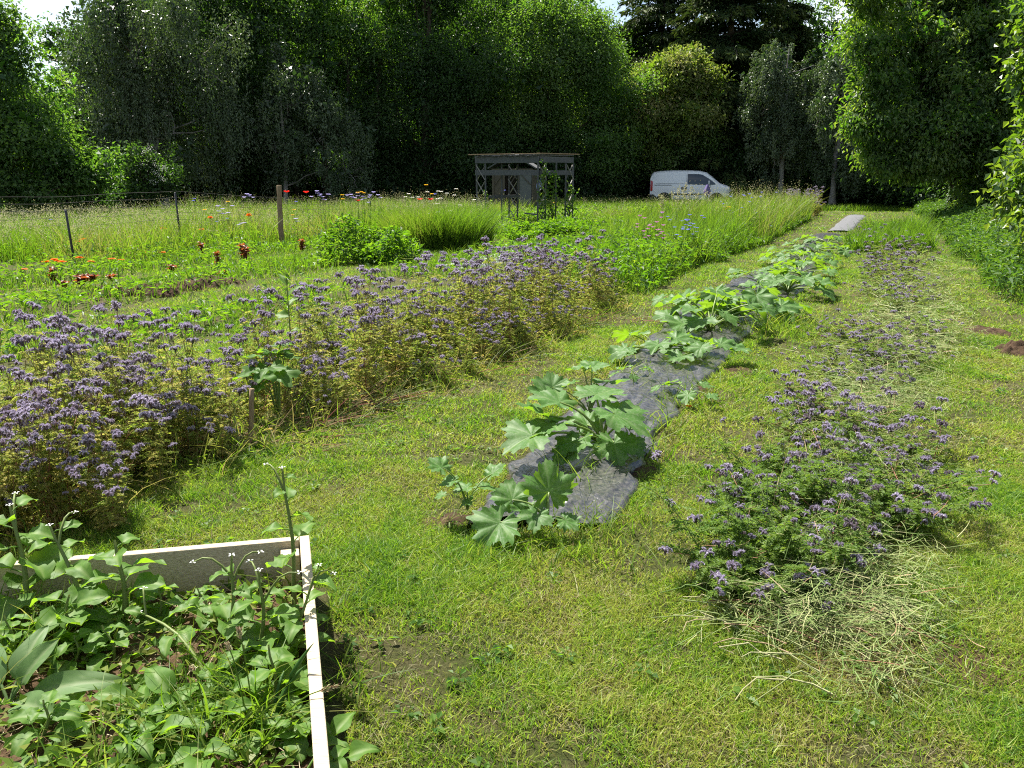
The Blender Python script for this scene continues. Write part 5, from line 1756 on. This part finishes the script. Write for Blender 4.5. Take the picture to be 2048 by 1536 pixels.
flowers('d', 'cornflower', 'flower', F_BLUE, .8, 10, .045, .5, [(387, 398, 20), (95, 440, 19), (390, 402, 20), (438, 443, 19.5), (450, 437, 19.5), (590, 404, 21), (875, 389, 20), (1020, 391, 29), (1006, 398, 29)],
        'blue cornflower in the tall meadow grass beyond the left paths', None, 1, False, 'blue cornflowers in the left meadow')
sp = [(1380 + 8 * rng.normal(), 455 + 14 * rng.normal(), 15.5 + .4 * rng.normal()) for i in range(26)] + [(1335 + 9 * rng.normal(), 437 + 7 * rng.normal(), 18) for i in range(5)] + [(1402, 432, 17), (1408, 436, 17), (1355, 470, 14.5), (1360, 474, 14.5), (1348, 455, 15)]
sp += [(1430 + 130 * rng.random(), 385 + 70 * rng.random() ** 1.2, 21 + 3 * rng.random()) for i in range(34)]
flowers('e', 'cornflower', 'flower', F_BLUE, .75, 10, .04, .5, sp, 'blue cornflower in the green bed between the mown paths', None, 1, False, 'blue cornflowers in the bed between the paths')
sp = [(1270 + 70 * rng.random(), 425 + 55 * rng.random(), 14.5 + 2 * rng.random()) for i in range(26)]
flowers('f', 'pink_wildflower', 'flower', F_PINK, .6, 9, .045, .6, sp, 'pink purple wildflower at the left end of the blue flower bed', None, 1, False, 'pink wildflowers beside the blue cornflowers')
sp = [(870 + 35 * rng.normal(), 395 + 10 * rng.normal(), 18.6 + .6 * rng.random()) for i in range(16)] + [(905 - 50 * rng.random(), 415 + 40 * rng.random(), 18.2) for i in range(9)]
flowers('g', 'ox_eye_daisy', 'flower', WHITEP, .9, 12, .045, .15, sp, 'white daisy in the tall clump left of the timber shelter', F_YELLOW, 1, False, 'white daisies in the tall clump')
sp = [(490 + 8 * rng.normal(), 394 + 3 * rng.normal(), 21) for i in range(5)] + [(640 + 12 * rng.normal(), 391 + 4 * rng.normal(), 22) for i in range(10)] + [(725 + 18 * rng.normal(), 395 + 6 * rng.normal(), 22) for i in range(16)] + [(440 + 10 * rng.normal(), 420 + 6 * rng.normal(), 20) for i in range(7)] + [(483, 447, 19), (478, 450, 19), (488, 446, 19), (592, 438, 19), (595, 443, 19), (1085, 0 + 400, 30)]
flowers('h', 'lilac_wildflower', 'flower', F_LILAC, .85, 9, .06, .4, sp, 'pale lilac flower head in the tall meadow grass', None, 1, False, 'lilac flowers in the tall meadow')
sp = [(30 + 300 * rng.random(), 450 + 40 * rng.random(), 18 + 2 * rng.random()) for i in range(16)] + [(1240 + 130 * rng.random(), 440 + 30 * rng.random(), 22) for i in range(12)]
flowers('i', 'white_wildflower', 'flower', WHITEP, .6, 8, .035, .3, sp, 'small white flower among the low meadow weeds', None, 1, False, 'small white meadow flowers')
sp = [(1445 + 15 * rng.random(), 412 + 8 * rng.random(), 22) for i in range(9)]
flowers('j', 'yellow_wildflower', 'flower', F_YELLOW, .7, 6, .05, .3, sp, 'small yellow flower in the bed in front of the van', None, 1, False, 'yellow flowers in front of the van')
flowers('k', 'buttercup', 'flower', F_YELLOW, .12, 6, .022, .5, [(1377, 815, 5.9), (433, 886, 4.75), (453, 888, 4.72), (455, 905, 4.6), (683, 806, 5.6), (1698, 651, 8.6), (1706, 650, 8.6), (1690, 655, 8.5)],
        ['yellow buttercup at the right edge of the plastic sheet', 'left yellow buttercup before the short wooden stake', 'yellow buttercup nearer the short wooden stake', 'lowest yellow buttercup before the short wooden stake', 'yellow buttercup among the fallen reddish stems',
         'left yellow buttercup in the cut flower row', 'right yellow buttercup in the cut flower row', 'lower yellow buttercup in the cut flower row'])


# pale silvery stalks in front of the van
def pale_stalk(label, px, py0, px1, py1, yd, seed):
    b = Wp(px, py0, yd)
    b[2] = 0
    e = Wp(px1, py1, yd) - b
    o = thing('silver_stalk', label, 'flowering plant', tuple(b), 0, 'silvery flower stalks in front of the van')
    r_ = np.random.default_rng(seed)
    u = np.linspace(0, 1, 7)
    q = e * u[:, None]
    q[:, 0] += .08 * np.sin(u * 3) * r_.normal()
    m_ = MB()
    V, F = tube(q, .009 * (1 - .6 * u), 5)
    m_.add(V, F, .6)
    m_.build('stem', PALEF, o, True)
    fm = MB()
    n = 90
    t = r_.uniform(.35, 1, n)
    P = np.stack([np.interp(t, u, q[:, k]) for k in range(3)], 1) + r_.normal(0, .035, (n, 3))
    V, F, m = cards(P, r_.normal(0, 1, (n, 3)), r_.normal(0, 1, (n, 3)), .05, .035)
    fm.add(V, F, np.repeat(r_.random(n), m))
    fm.build('blossom', PALEF, o)


for i, (px, py0, px1, py1) in enumerate(((1335, 440, 1320, 390), (1345, 430, 1344, 380), (1350, 430, 1357, 374), (1366, 432, 1363, 378), (1362, 432, 1373, 368), (1372, 428, 1386, 372), (1385, 420, 1392, 386), (1405, 420, 1412, 384), (1420, 420, 1424, 386), (1332, 425, 1326, 396))):
    pale_stalk('pale silvery flower stalk standing in front of the white van', px, py0, px1, py1, 24, i)

# red lettuces
b_ = None


def lettuce(seed, tall):
    o = thing('red_lettuce', '', 'lettuce', (0, 0, 0), 0, None)
    r_ = random.Random(seed)
    for i in range(15):
        az = i * 2.4
        L, W_ = r_.uniform(.10, .17), r_.uniform(.10, .14)
        LV, LF, LA = long_leaf(L, W_, .7, .4, .22, 8, 6, lambda q: np.sin(math.pi * np.clip(q, 0, 1) ** .55) ** .5, seed * 20 + i)
        lm = MB()
        z = tall * i / 15
        lm.add(orient(LV, (0, 0, z), (math.cos(az), math.sin(az), r_.uniform(.4, 1.8)), (0, 0, 1)), LF, LA * .6 + .3 * r_.random())
        lm.build('leaf', LETT, o, True)
    m_ = MB()
    V, F = tube(np.array(((0, 0, -.02), (0, 0, tall + .04))), (.018, .008), 7)
    m_.add(V, F, .3)
    m_.build('stem', STEM, o, True)
    return o


L1, L2 = lettuce(1, .10), lettuce(2, .30)
note_kids()
uses = {}
for p, px, py, s, lab in ((L1, 165, 573, 1.35, 'wide dark red lettuce before the leftmost fence post'), (L1, 185, 570, 1.3, 'dark red lettuce touching the wide lettuce before the leftmost fence post'), (L1, 225, 565, 1.0, 'small dark red lettuce right of the wide lettuces'), (L2, 107, 565, .9, 'bolting red lettuce left of the wide lettuces'),
                          (L1, 130, 578, .9, 'small red lettuce at the left edge of the lawn strip'), (L1, 345, 545, 1.0, 'dark red lettuce between the two black fence posts'), (L2, 405, 510, 1.0, 'rusty lettuce left of the tall bolting pair'), (L2, 436, 528, .9, 'brown lettuce nearest the lawn strip, below the rusty one'),
                          (L2, 488, 520, 1.25, 'tallest rusty bolting lettuce left of the thick wooden post'), (L2, 494, 522, 1.1, 'rusty bolting lettuce half hidden behind the tallest one'), (L2, 605, 503, 1.05, 'brown bolting lettuce right of the thick wooden post'), (L1, 447, 557, 1.0, 'orange red lettuce alone beside the dug soil'), (L1, 738, 495, .8, 'reddish lettuce among the weeds near the thin stake'), (L1, 820, 500, .7, 'small reddish lettuce at the foot of the daisy clump')):
    c = p if p.name not in uses else copy_tree(p)
    uses[p.name] = 1
    w = G(px, py)
    put(c, (w[0], w[1], .02), px * .7, s * .72, lab)

# ------------------------------------------------------------------ fence, posts, stakes
fence = thing('wire_fence', 'dark wire fence strung between thin black posts at the left edge', 'fence', (0, 0, 0))


def fpost(px0, py0, px1, py1, r_=.022):
    b = G(px0, py0)
    t = Wp(px1, py1, b[1] - .1)
    m_ = MB()
    V, F = tube(np.stack((b - (0, 0, .1), (b + t) / 2, t, t + (0, 0, .002))), (r_, r_, r_, .002), 8)
    m_.add(V, F)
    m_.build('post', BLACKM, fence, True)
    return b, t


p1 = fpost(150, 530, 131, 420)
p2 = fpost(364, 502, 350, 385)
pc = Wp(345, 383, 24)
pa, pb = Wp(-60, 396, 17), Wp(345, 382, 18.1)
for i, dz in enumerate((0, -.14, -.29, -.46, -.62)):
    u = np.linspace(0, 1, 14)
    q = pa + (pb - pa) * u[:, None] + (0, 0, dz)
    q[:, 2] += -.03 * np.sin(u * math.pi) + .012 * np.sin(u * 11 + i)
    m_ = MB()
    m_.add(*tube(q, .0035, 5))
    m_.build('wire', WIRE, fence, True)
    q = pb + (Wp(760, 402, 28) - pb) * u[:, None] + (0, 0, dz)
    q[:, 2] += -.05 * np.sin(u * math.pi)
    m_ = MB()
    m_.add(*tube(q, .0035, 5))
    m_.build('wire', WIRE, fence, True)


def post(name, label, px0, py0, px1, py1, r_, mat, k=12):
    b = G(px0, py0)
    t = Wp(px1, py1, b[1])
    q = np.linspace(0, 1, 7)[:, None] * (t - b)
    q[0, 2] -= .2
    q[1:6, 0] += r_ * .15 * np.array((1, -.5, .4, -.6, .3))
    m_ = MB()
    V, F = tube(np.concatenate((q, q[-1:] + (0, 0, r_ * .12), q[-1:] + (0, 0, r_ * .14))), np.array((1.05, 1.03, 1, .98, .97, .95, .93, .85, .02)) * r_, k)
    m_.add(V, F)
    return tag(m_.build(name, mat, None, True, tuple(b)), label, 'post')


post('wooden_post', 'thick round wooden post standing highest in the left meadow', 563, 492, 558, 371, .062, POSTWOOD)
post('garden_stake', 'thin dark stake in the meadow below the yellow daisies', 743, 447, 740, 402, .03, BLACKM, 8)
post('garden_stake', 'thin grey stake in the meadow beside the tall daisy clump', 809, 430, 808, 393, .045, POSTWOOD, 8)

# ------------------------------------------------------------------ timber shelter
SA, SCc, SD = np.array((-1.2, 27.7)), np.array((.84, 26.4)), np.array((2.02, 27.5))
SB = SA + (SD - SCc)
sh = thing('timber_shelter', 'weathered grey timber shelter frame with lattice legs and plank roof', 'shelter', (*SCc, 0))
org = np.array((*SCc, 0))
HT = 2.22


def sbeam(name, a, b, w, h, mat=GREYWOOD, par=None, up=(0, 0, 1)):
    m_ = MB()
    m_.add(*beam(np.asarray(a) - org, np.asarray(b) - org, w, h, up))
    return bevel(m_.build(name, mat, par or sh), .004)


def leg(p, d):
    """lattice leg: two uprights with crossing laths between them"""
    d = unit(d)
    q = p + d * .36
    ln = link('leg', None, sh)
    for s in (p, q):
        sbeam('upright', (*s, -.1), (*s, HT - .2), .055, .055, par=ln)
    n = 4
    zz = np.linspace(.02, HT - .24, n + 1)
    off = np.array((-d[1], d[0])) * .031
    for i in range(n):
        sbeam('lath', (*(p + off), zz[i]), (*(q + off), zz[i + 1]), .042, .016, LATHW, par=ln)
        sbeam('lath', (*(q - off), zz[i]), (*(p - off), zz[i + 1]), .042, .016, LATHW, par=ln)


dAC, dCD = unit(SCc - SA), unit(SD - SCc)
leg(SA, dAC)
leg(SB - dAC * .1, dAC)
leg(SCc, dCD)
leg(SD - dCD * .30, dCD)
for z, h in ((HT - .09, .20), (HT - .50, .17)):
    sbeam('beam', (*(SA - dAC * .05), z), (*(SCc + dAC * .03), z), .05, h)
    sbeam('beam', (*(SCc + dCD * .06), z), (*(SD + dCD * .05), z), .05, h - .02)
    sbeam('beam', (*(SA + dCD * .06), z), (*(SB + dCD * .02), z), .05, h - .03)
    sbeam('beam', (*(SB + dAC * .06), z), (*(SD - dAC * .08), z), .05, h - .04)
sbeam('beam', (*(SA + dAC * .5), .93), (*(SB + dAC * .3), .93), .05, .09)
sbeam('beam', (*(SCc - dAC * .5), .42), (*(SCc - dAC * .02), .40), .04, .05)
sbeam('upright', (*(SA + dAC * .75 + dCD * .3), -.1), (*(SA + dAC * .75 + dCD * .3), HT - .05), .05, .05)
sbeam('upright', (*(SCc + dCD * .85), -.1), (*(SCc + dCD * .85), HT - .05), .05, .05)
rt = link('roof', None, sh)
n = 11
for i in range(n):
    t = (i + .5) / n
    a = SA + (SCc - SA) * t - dCD * .12
    b = a + (SD - SCc) + dCD * .24
    z = HT + .035 + .012 * (i % 3)
    m_ = MB()
    m_.add(*beam(np.array((*a, z)) - org, np.array((*b, z + .01)) - org, .185, .022))
    bevel(m_.build('plank', GREYWOOD, rt), .003)
sbeam('batten', (*(SA - dAC * .25 - dCD * .1), HT + .09), (*(SCc + dAC * .18 - dCD * .1), HT + .09), .03, .03, POSTWOOD)
sbeam('batten', (*(SCc - dCD * .1 + dAC * .05), HT + .10), (*(SD + dCD * .35), HT + .10), .03, .03, POSTWOOD)


def climber(label, px, py0, py1, yd, w, n, seed, mat):
    b = Wp(px, py0, yd)
    b[2] = 0
    r_ = np.random.default_rng(seed)
    top = Wp(px, py1, yd)[2]
    o = thing('climbing_plant', label, 'climbing plant', tuple(b))
    u = np.linspace(0, 1, 10)
    q = np.stack((w * .3 * np.sin(u * 7 + seed), w * .3 * np.cos(u * 6), u * top), 1)
    m_ = MB()
    V, F = tube(q, .012 * (1 - .6 * u), 5)
    m_.add(V, F, .3)
    m_.build('stem', STEM, o, True)
    fm = MB()
    t = r_.uniform(.05, 1, n)
    P = np.stack([np.interp(t, u, q[:, k]) for k in range(3)], 1) + r_.normal(0, 1, (n, 3)) * (w * (.4 + .9 * np.sin(t * 3)))[:, None] * np.array((1, 1, .5))
    V, F, m = cards(P, r_.normal(0, .8, (n, 3)) + (0, 0, -.3), np.array((0, 0, 1.)) + r_.normal(0, .5, (n, 3)), .10, .075)
    fm.add(V, F, np.repeat(r_.random(n), m))
    fm.build('foliage', mat, o)


climber('leafy climber with yellow green top leaning on the front corner leg of the shelter', 1087, 452, 322, 26.3, .08, 150, 1, T_LIME)
climber('bushy dark climber beside the front corner leg of the shelter', 1105, 455, 345, 26.6, .13, 240, 2, HERB)
climber('bright young climber outside the right rear leg of the shelter', 1140, 455, 370, 26.6, .09, 190, 3, T_LIME)
climber('small climber at the left leg of the shelter', 972, 440, 380, 27.6, .05, 60, 4, T_LIME)

# shed with open front behind the shelter
sx = Wp(1025, 400, 33)
hut = thing('garden_shed', 'small open fronted shed with pale door behind the timber shelter', 'shed', (sx[0], 35, 0), R(-10))


def hp(name, mat, par, *bs):
    m_ = MB()
    for c, s in bs:
        m_.add(*box(c, s))
    return bevel(m_.build(name, mat, par), .005)


HUTW = plain('shed_boards', (.055, .046, .032), (.11, .095, .07), 8, .8, .2, .2, (14, 14, .8))
HUTD = plain('shed_door_paint', (.085, .092, .086), (.13, .136, .128), 9, .7, .25, .1, (10, 10, .8))
hp('back_wall', HUTW, hut, ((0, 1.25, .95), (1.75, .04, 1.9)))
hp('side_wall', HUTW, hut, ((-.87, .6, .95), (.04, 1.25, 1.9)))
hp('side_wall', HUTW, hut, ((.87, .6, .95), (.04, 1.25, 1.9)))
hp('front_panel', HUTW, hut, ((-.60, 0, .95), (.44, .04, 1.75)))
d_ = hp('door', HUTD, hut, ((.56, -.01, .95), (.54, .04, 1.7)))
m_ = MB()
m_.add(*beam((.33, -.045, 1.72), (.80, -.045, 1.25), .03, .06, (0, 1, 0)))
m_.build('brace', HUTW, d_)
m_ = MB()
m_.add(*beam((-.80, -.045, 1.2), (-.42, -.045, 1.7), .03, .05, (0, 1, 0)))
m_.add(*beam((-.1, -.03, 1.25), (.22, -.03, 1.75), .03, .05, (0, 1, 0)))
m_.build('brace', HUTW, hut)
for x0 in (-.84, -.36, .27):
    hp('post', HUTW, hut, ((x0, -.03, .95), (.07, .07, 1.9)))
hp('lintel', HUTW, hut, ((0, -.05, 1.86), (1.8, .08, .10)))
hp('bench', HUTD, hut, ((-.04, .25, .72), (.52, .4, .06)))
m_ = MB()
for s in (-1, 1):
    m_.add(*beam((0 + s * .02, .6, 2.52), (s * 1.05, .6, 1.92), 1.6, .05, (0, 0, 1)))
m_.build('roof', GREYWOOD, hut)

# pale blue bag hung inside the lattice
w = Wp(1079, 371, 27.0)
bag = thing('bag', 'pale blue rounded bag hanging inside the front corner leg of the shelter', 'bag', tuple(w))
BLUEP = plain('blue_cloth', (.24, .30, .55), (.34, .40, .66), 7, .8, .2, .3)
m_ = MB()
u, v = np.meshgrid(np.linspace(0, 6.283, 25)[:-1], np.linspace(0, 1, 11), indexing='ij')
rr = np.sqrt(np.clip(np.sin(v * math.pi) * .9 + .001, 0, 1)) * (.10 + .02 * v) + .012 * np.sin(u * 4) * np.sin(v * 3)
m_.add(np.stack((rr * np.cos(u), rr * .6 * np.sin(u), .16 - .33 * v), -1), grid_faces(24, 11, True))
m_.build('body', BLUEP, bag, True)
m_ = MB()
m_.add(*tube(np.array(((-.06, 0, .12), (-.03, 0, .28), (.03, 0, .28), (.06, 0, .12))), .008, 6))
m_.build('strap', BLUEP, bag, True)

# ------------------------------------------------------------------ white van
VP = plain('white_van_paint', (.78, .79, .80), None, 5, .32, .5, coat=.5)
VDARK = plain('dark_plastic_trim', (.018, .019, .02), (.03, .03, .032), 30, .55, .4)
VGLASS = plain('dark_glass', (.012, .016, .022), None, 5, .06, .6, coat=.3)
VRUB = plain('tyre_rubber', (.018, .018, .018), (.03, .03, .03), 40, .8, .3)
VRIM = plain('steel_rim', (.30, .31, .32), (.42, .43, .44), 20, .4, .5, metal=.6)
VRED = plain('red_lamp_lens', (.45, .01, .01), None, 5, .15, .6)
VLAMP = plain('clear_lamp_lens', (.55, .57, .6), (.7, .72, .75), 20, .12, .7)
XS = np.array((0, .05, .15, .5, 1.2, 2.0, 2.6, 2.95, 3.2, 3.45, 3.70, 3.95, 4.15, 4.28, 4.36, 4.40))
ZT = np.array((1.55, 1.70, 1.80, 1.86, 1.89, 1.89, 1.86, 1.78, 1.60, 1.40, 1.20, 1.13, 1.06, .98, .86, .66))
ZBm = np.array((.42, .34, .30, .28, .27, .27, .27, .27, .27, .27, .27, .26, .25, .26, .30, .42))


def vtop(x):
    return np.interp(x, XS, ZT)


def vhw(x, z):
    x, z = np.asarray(x, float), np.asarray(z, float)
    base = .90 * (1 - .13 * np.clip((x - 3.75) / .65, 0, 1) ** 2 - .03 * np.clip((.25 - x) / .25, 0, 1) ** 2)
    w_ = base * (1 - .13 * np.clip((z - .95) / .95, 0, 1) ** 1.6) * (1 - .03 * np.clip((.5 - z) / .25, 0, 1))
    top = vtop(x)
    edge = np.clip((z - (top - .16)) / .16, 0, 1)
    return w_ * np.sqrt(np.clip(1 - .42 * edge ** 2.4, .02, 1))


van = thing('white_van', 'white panel van parked at the edge of the wood', 'van', (0, 0, 0))
xs_ = np.sort(np.concatenate((np.linspace(0, 4.4, 80), XS)))
xs_ = np.unique(np.round(xs_, 4))
nt_ = 26
tt = np.concatenate((np.linspace(0, .82, 14), np.linspace(.82, 1, nt_ - 13)[1:]))
Vv = []
for x in xs_:
    zb_, zt_ = np.interp(x, XS, ZBm), vtop(x)
    z = zb_ + (zt_ - zb_) * tt
    y = vhw(x, z)
    l = np.stack((0 * z + x, -y, z), 1)
    r2 = np.stack((0 * z + x, y, z), 1)[::-1]
    Vv.append(np.concatenate((l, r2)))
Vv = np.array(Vv)
m_ = MB()
nr_ = Vv.shape[1]
F = grid_faces(len(xs_), nr_)
i = np.arange(len(xs_) - 1)
bot = np.stack((i * nr_, i * nr_ + nr_ - 1, (i + 1) * nr_ + nr_ - 1, (i + 1) * nr_), 1)
m_.add(Vv.reshape(-1, 3), [F, bot, np.arange(nr_)[None, ::-1].copy(), (np.arange(nr_) + (len(xs_) - 1) * nr_)[None]])
body = m_.build('body', VP, van, True)


def side_panel(name, poly, mat, off=.006, par=None, n=12, sides=(-1, 1)):
    """panel lying on the flank: poly gives lower and upper edge as (x, z_low, z_high)"""
    p = np.array(poly)
    x = np.linspace(p[0, 0], p[-1, 0], 24)
    lo, hi = np.interp(x, p[:, 0], p[:, 1]), np.interp(x, p[:, 0], p[:, 2])
    t = np.linspace(0, 1, n)
    z = lo[:, None] + (hi - lo)[:, None] * t
    X = np.repeat(x[:, None], n, 1)
    out = []
    for s in sides:
        y = s * (vhw(X, np.minimum(z, vtop(X) - .02)) + off)
        m_ = MB()
        m_.add(np.stack((X, y, z), -1), grid_faces(24, n))
        out.append(m_.build(name, mat, par or van, True))
    return out


side_panel('side_window', [(1.98, 1.16, 1.70), (2.5, 1.14, 1.70), (2.75, 1.13, 1.66), (3.0, 1.13, 1.52), (3.25, 1.14, 1.36), (3.45, 1.15, 1.20)], VGLASS)
# windscreen across the front slope
x = np.linspace(2.98, 3.66, 14)
t = np.linspace(-1, 1, 22)
X = np.repeat(x[:, None], 22, 1)
z = vtop(X) - .012
hwid = (vhw(X, z - .15)) * .93
m_ = MB()
m_.add(np.stack((X, t * hwid, z + .02 - .10 * np.abs(t) ** 4 * .9), -1), grid_faces(14, 22))
m_.build('windscreen', VGLASS, van, True)
side_panel('side_moulding', [(1.05, .60, .68), (2.9, .60, .68)], VDARK, .012)
side_panel('sill', [(.95, .28, .36), (3.05, .28, .36)], VDARK, .008)
side_panel('door_gap', [(1.93, .40, 1.78), (1.945, .40, 1.78)], VDARK, .004)
side_panel('door_gap', [(3.18, .62, 1.18), (3.195, .62, 1.18)], VDARK, .004)
side_panel('slide_rail', [(.2, 1.10, 1.135), (1.15, 1.10, 1.135)], VDARK, .008)
side_panel('panel_crease', [(.30, 1.20, 1.215), (1.85, 1.18, 1.195)], VDARK, .003)
side_panel('door_handle', [(1.84, .88, 1.04), (1.90, .86, 1.06), (1.96, .88, 1.04)], VDARK, .02)
side_panel('door_handle', [(1.68, .90, 1.02), (1.74, .88, 1.04), (1.79, .90, 1.02)], VDARK, .02)
side_panel('headlamp', [(3.98, .74, .80), (4.15, .70, .98), (4.30, .70, .92)], VLAMP, .012)
side_panel('tail_lamp', [(.02, .80, 1.36), (.10, .80, 1.34), (.14, .85, 1.28)], VRED, .012)
side_panel('front_bumper', [(3.80, .27, .40), (4.1, .27, .58), (4.39, .38, .58)], VDARK, .016)
side_panel('rear_bumper', [(.0, .42, .62), (.2, .30, .62), (.42, .28, .45)], VDARK, .014)
hp('front_grille', VDARK, van, ((4.40, 0, .62), (.05, 1.1, .22)))
hp('front_bumper', VDARK, van, ((4.405, 0, .43), (.07, 1.4, .12)))
for s in (-1, 1):
    m_ = MB()
    u = np.linspace(0, math.pi, 9)
    V, F = tube(np.stack((np.array((0, .02, .05, .10, .13, .14)) * -.6, np.zeros(6), np.zeros(6)), 1), np.array((.02, .09, .115, .11, .08, .01)), 12)
    V = V * (1, .8, 1.1) + np.array((3.16, s * 1.02, 1.24))
    m_.add(V, F)
    mi = m_.build('mirror', VP, van, True)
    m2 = MB()
    m2.add(*beam((3.12, s * .86, 1.18), (3.12, s * .96, 1.20), .06, .05))
    m2.build('mirror_arm', VDARK, mi)
    for wx in (.78, 3.55):
        a = np.linspace(0, 2 * math.pi, 33)[:-1]
        m_ = MB()
        # arch liner, sits just proud of the flank
        rad = np.array((.0, .36, .405, .41))
        yv = np.array((.008, .010, .012, -.02))
        V = np.stack([np.stack((wx + r_ * np.cos(a), s * (vhw(np.full(32, wx), np.full(32, .6)) + y_), .33 + r_ * np.sin(a)), 1) for r_, y_ in zip(rad, yv)], 1)
        m_.add(V.reshape(-1, 3), grid_faces(32, 4, True))
        m_.build('wheel_arch', VDARK, van, True)
        wh = link('wheel', None, van, (wx, s * .82, .31))
        pr = np.array(((.19, -.09), (.27, -.10), (.305, -.075), (.31, 0), (.305, .075), (.27, .10), (.19, .095)))
        V = np.stack([np.stack((r_ * np.cos(a), 0 * a + y_ * s + s * .02, r_ * np.sin(a)), 1) for r_, y_ in pr], 1)
        m_ = MB()
        m_.add(V.reshape(-1, 3), grid_faces(32, 7, True))
        m_.build('tyre', VRUB, wh, True)
        pr = np.array(((.20, .10), (.185, .095), (.16, .05), (.09, .06), (.06, .085), (.0, .09)))
        V = np.stack([np.stack((r_ * np.cos(a), 0 * a + y_ * s + s * .02, r_ * np.sin(a)), 1) for r_, y_ in pr], 1)
        m_ = MB()
        m_.add(V.reshape(-1, 3), grid_faces(32, 6, True))
        m_.build('rim', VRIM, wh, True)
vx = Wp(1302, 400, 45.2)
VANS = 1.0
van.location = (vx[0], 45.2, 0)
van.rotation_euler = (0, 0, R(-15))

# stake with a purple rag in front of the van
w = Wp(1414, 395, 40)
o = thing('rag_on_stake', 'dark stake with a purple rag hung on it in front of the van', 'stake', (w[0], 40, 0))
m_ = MB()
m_.add(*tube(np.array(((0, 0, -.1), (.01, 0, .6), (0, 0, 1.15))), .03, 7))
m_.build('stake', POSTWOOD, o, True)
RAG = plain('purple_cloth', (.10, .08, .19), (.17, .14, .28), 8, .9, .1, .4)
m_ = MB()
u, v = np.meshgrid(np.linspace(0, 6.283, 25)[:-1], np.linspace(0, 1, 9), indexing='ij')
rr = .05 + .11 * np.sin(v * 2.2) + .03 * np.sin(u * 5) * v
m_.add(np.stack((rr * np.cos(u), rr * np.sin(u), 1.2 - .5 * v), -1), grid_faces(24, 9, True))
m_.build('cloth', RAG, o, True)

# far dark wood closing the view
g = MB()
n = 46000
x = rng.uniform(-62, 78, n)
top = np.where(x < -24, 4.5, 8.5) + 3 * noise(x, 0 * x, .12, 50)
z = top * rng.random(n) ** .85
y = 66 + rng.normal(0, 2.0, n)
D = rng.normal(0, 1, (n, 3)) + (0, 0, -.3)
V, F, m = cards(np.stack((x, y, z), 1), D, np.array((0, 0, 1.)) + rng.normal(0, .6, (n, 3)), .75 * (.6 + .8 * rng.random(n)), .5)
g.add(V, F, np.repeat(rng.random(n) * .6, m))
tag(g.build('far_woods', T_DARK), 'far dark woodland closing the view behind all other trees', 'woodland', None, 'stuff')
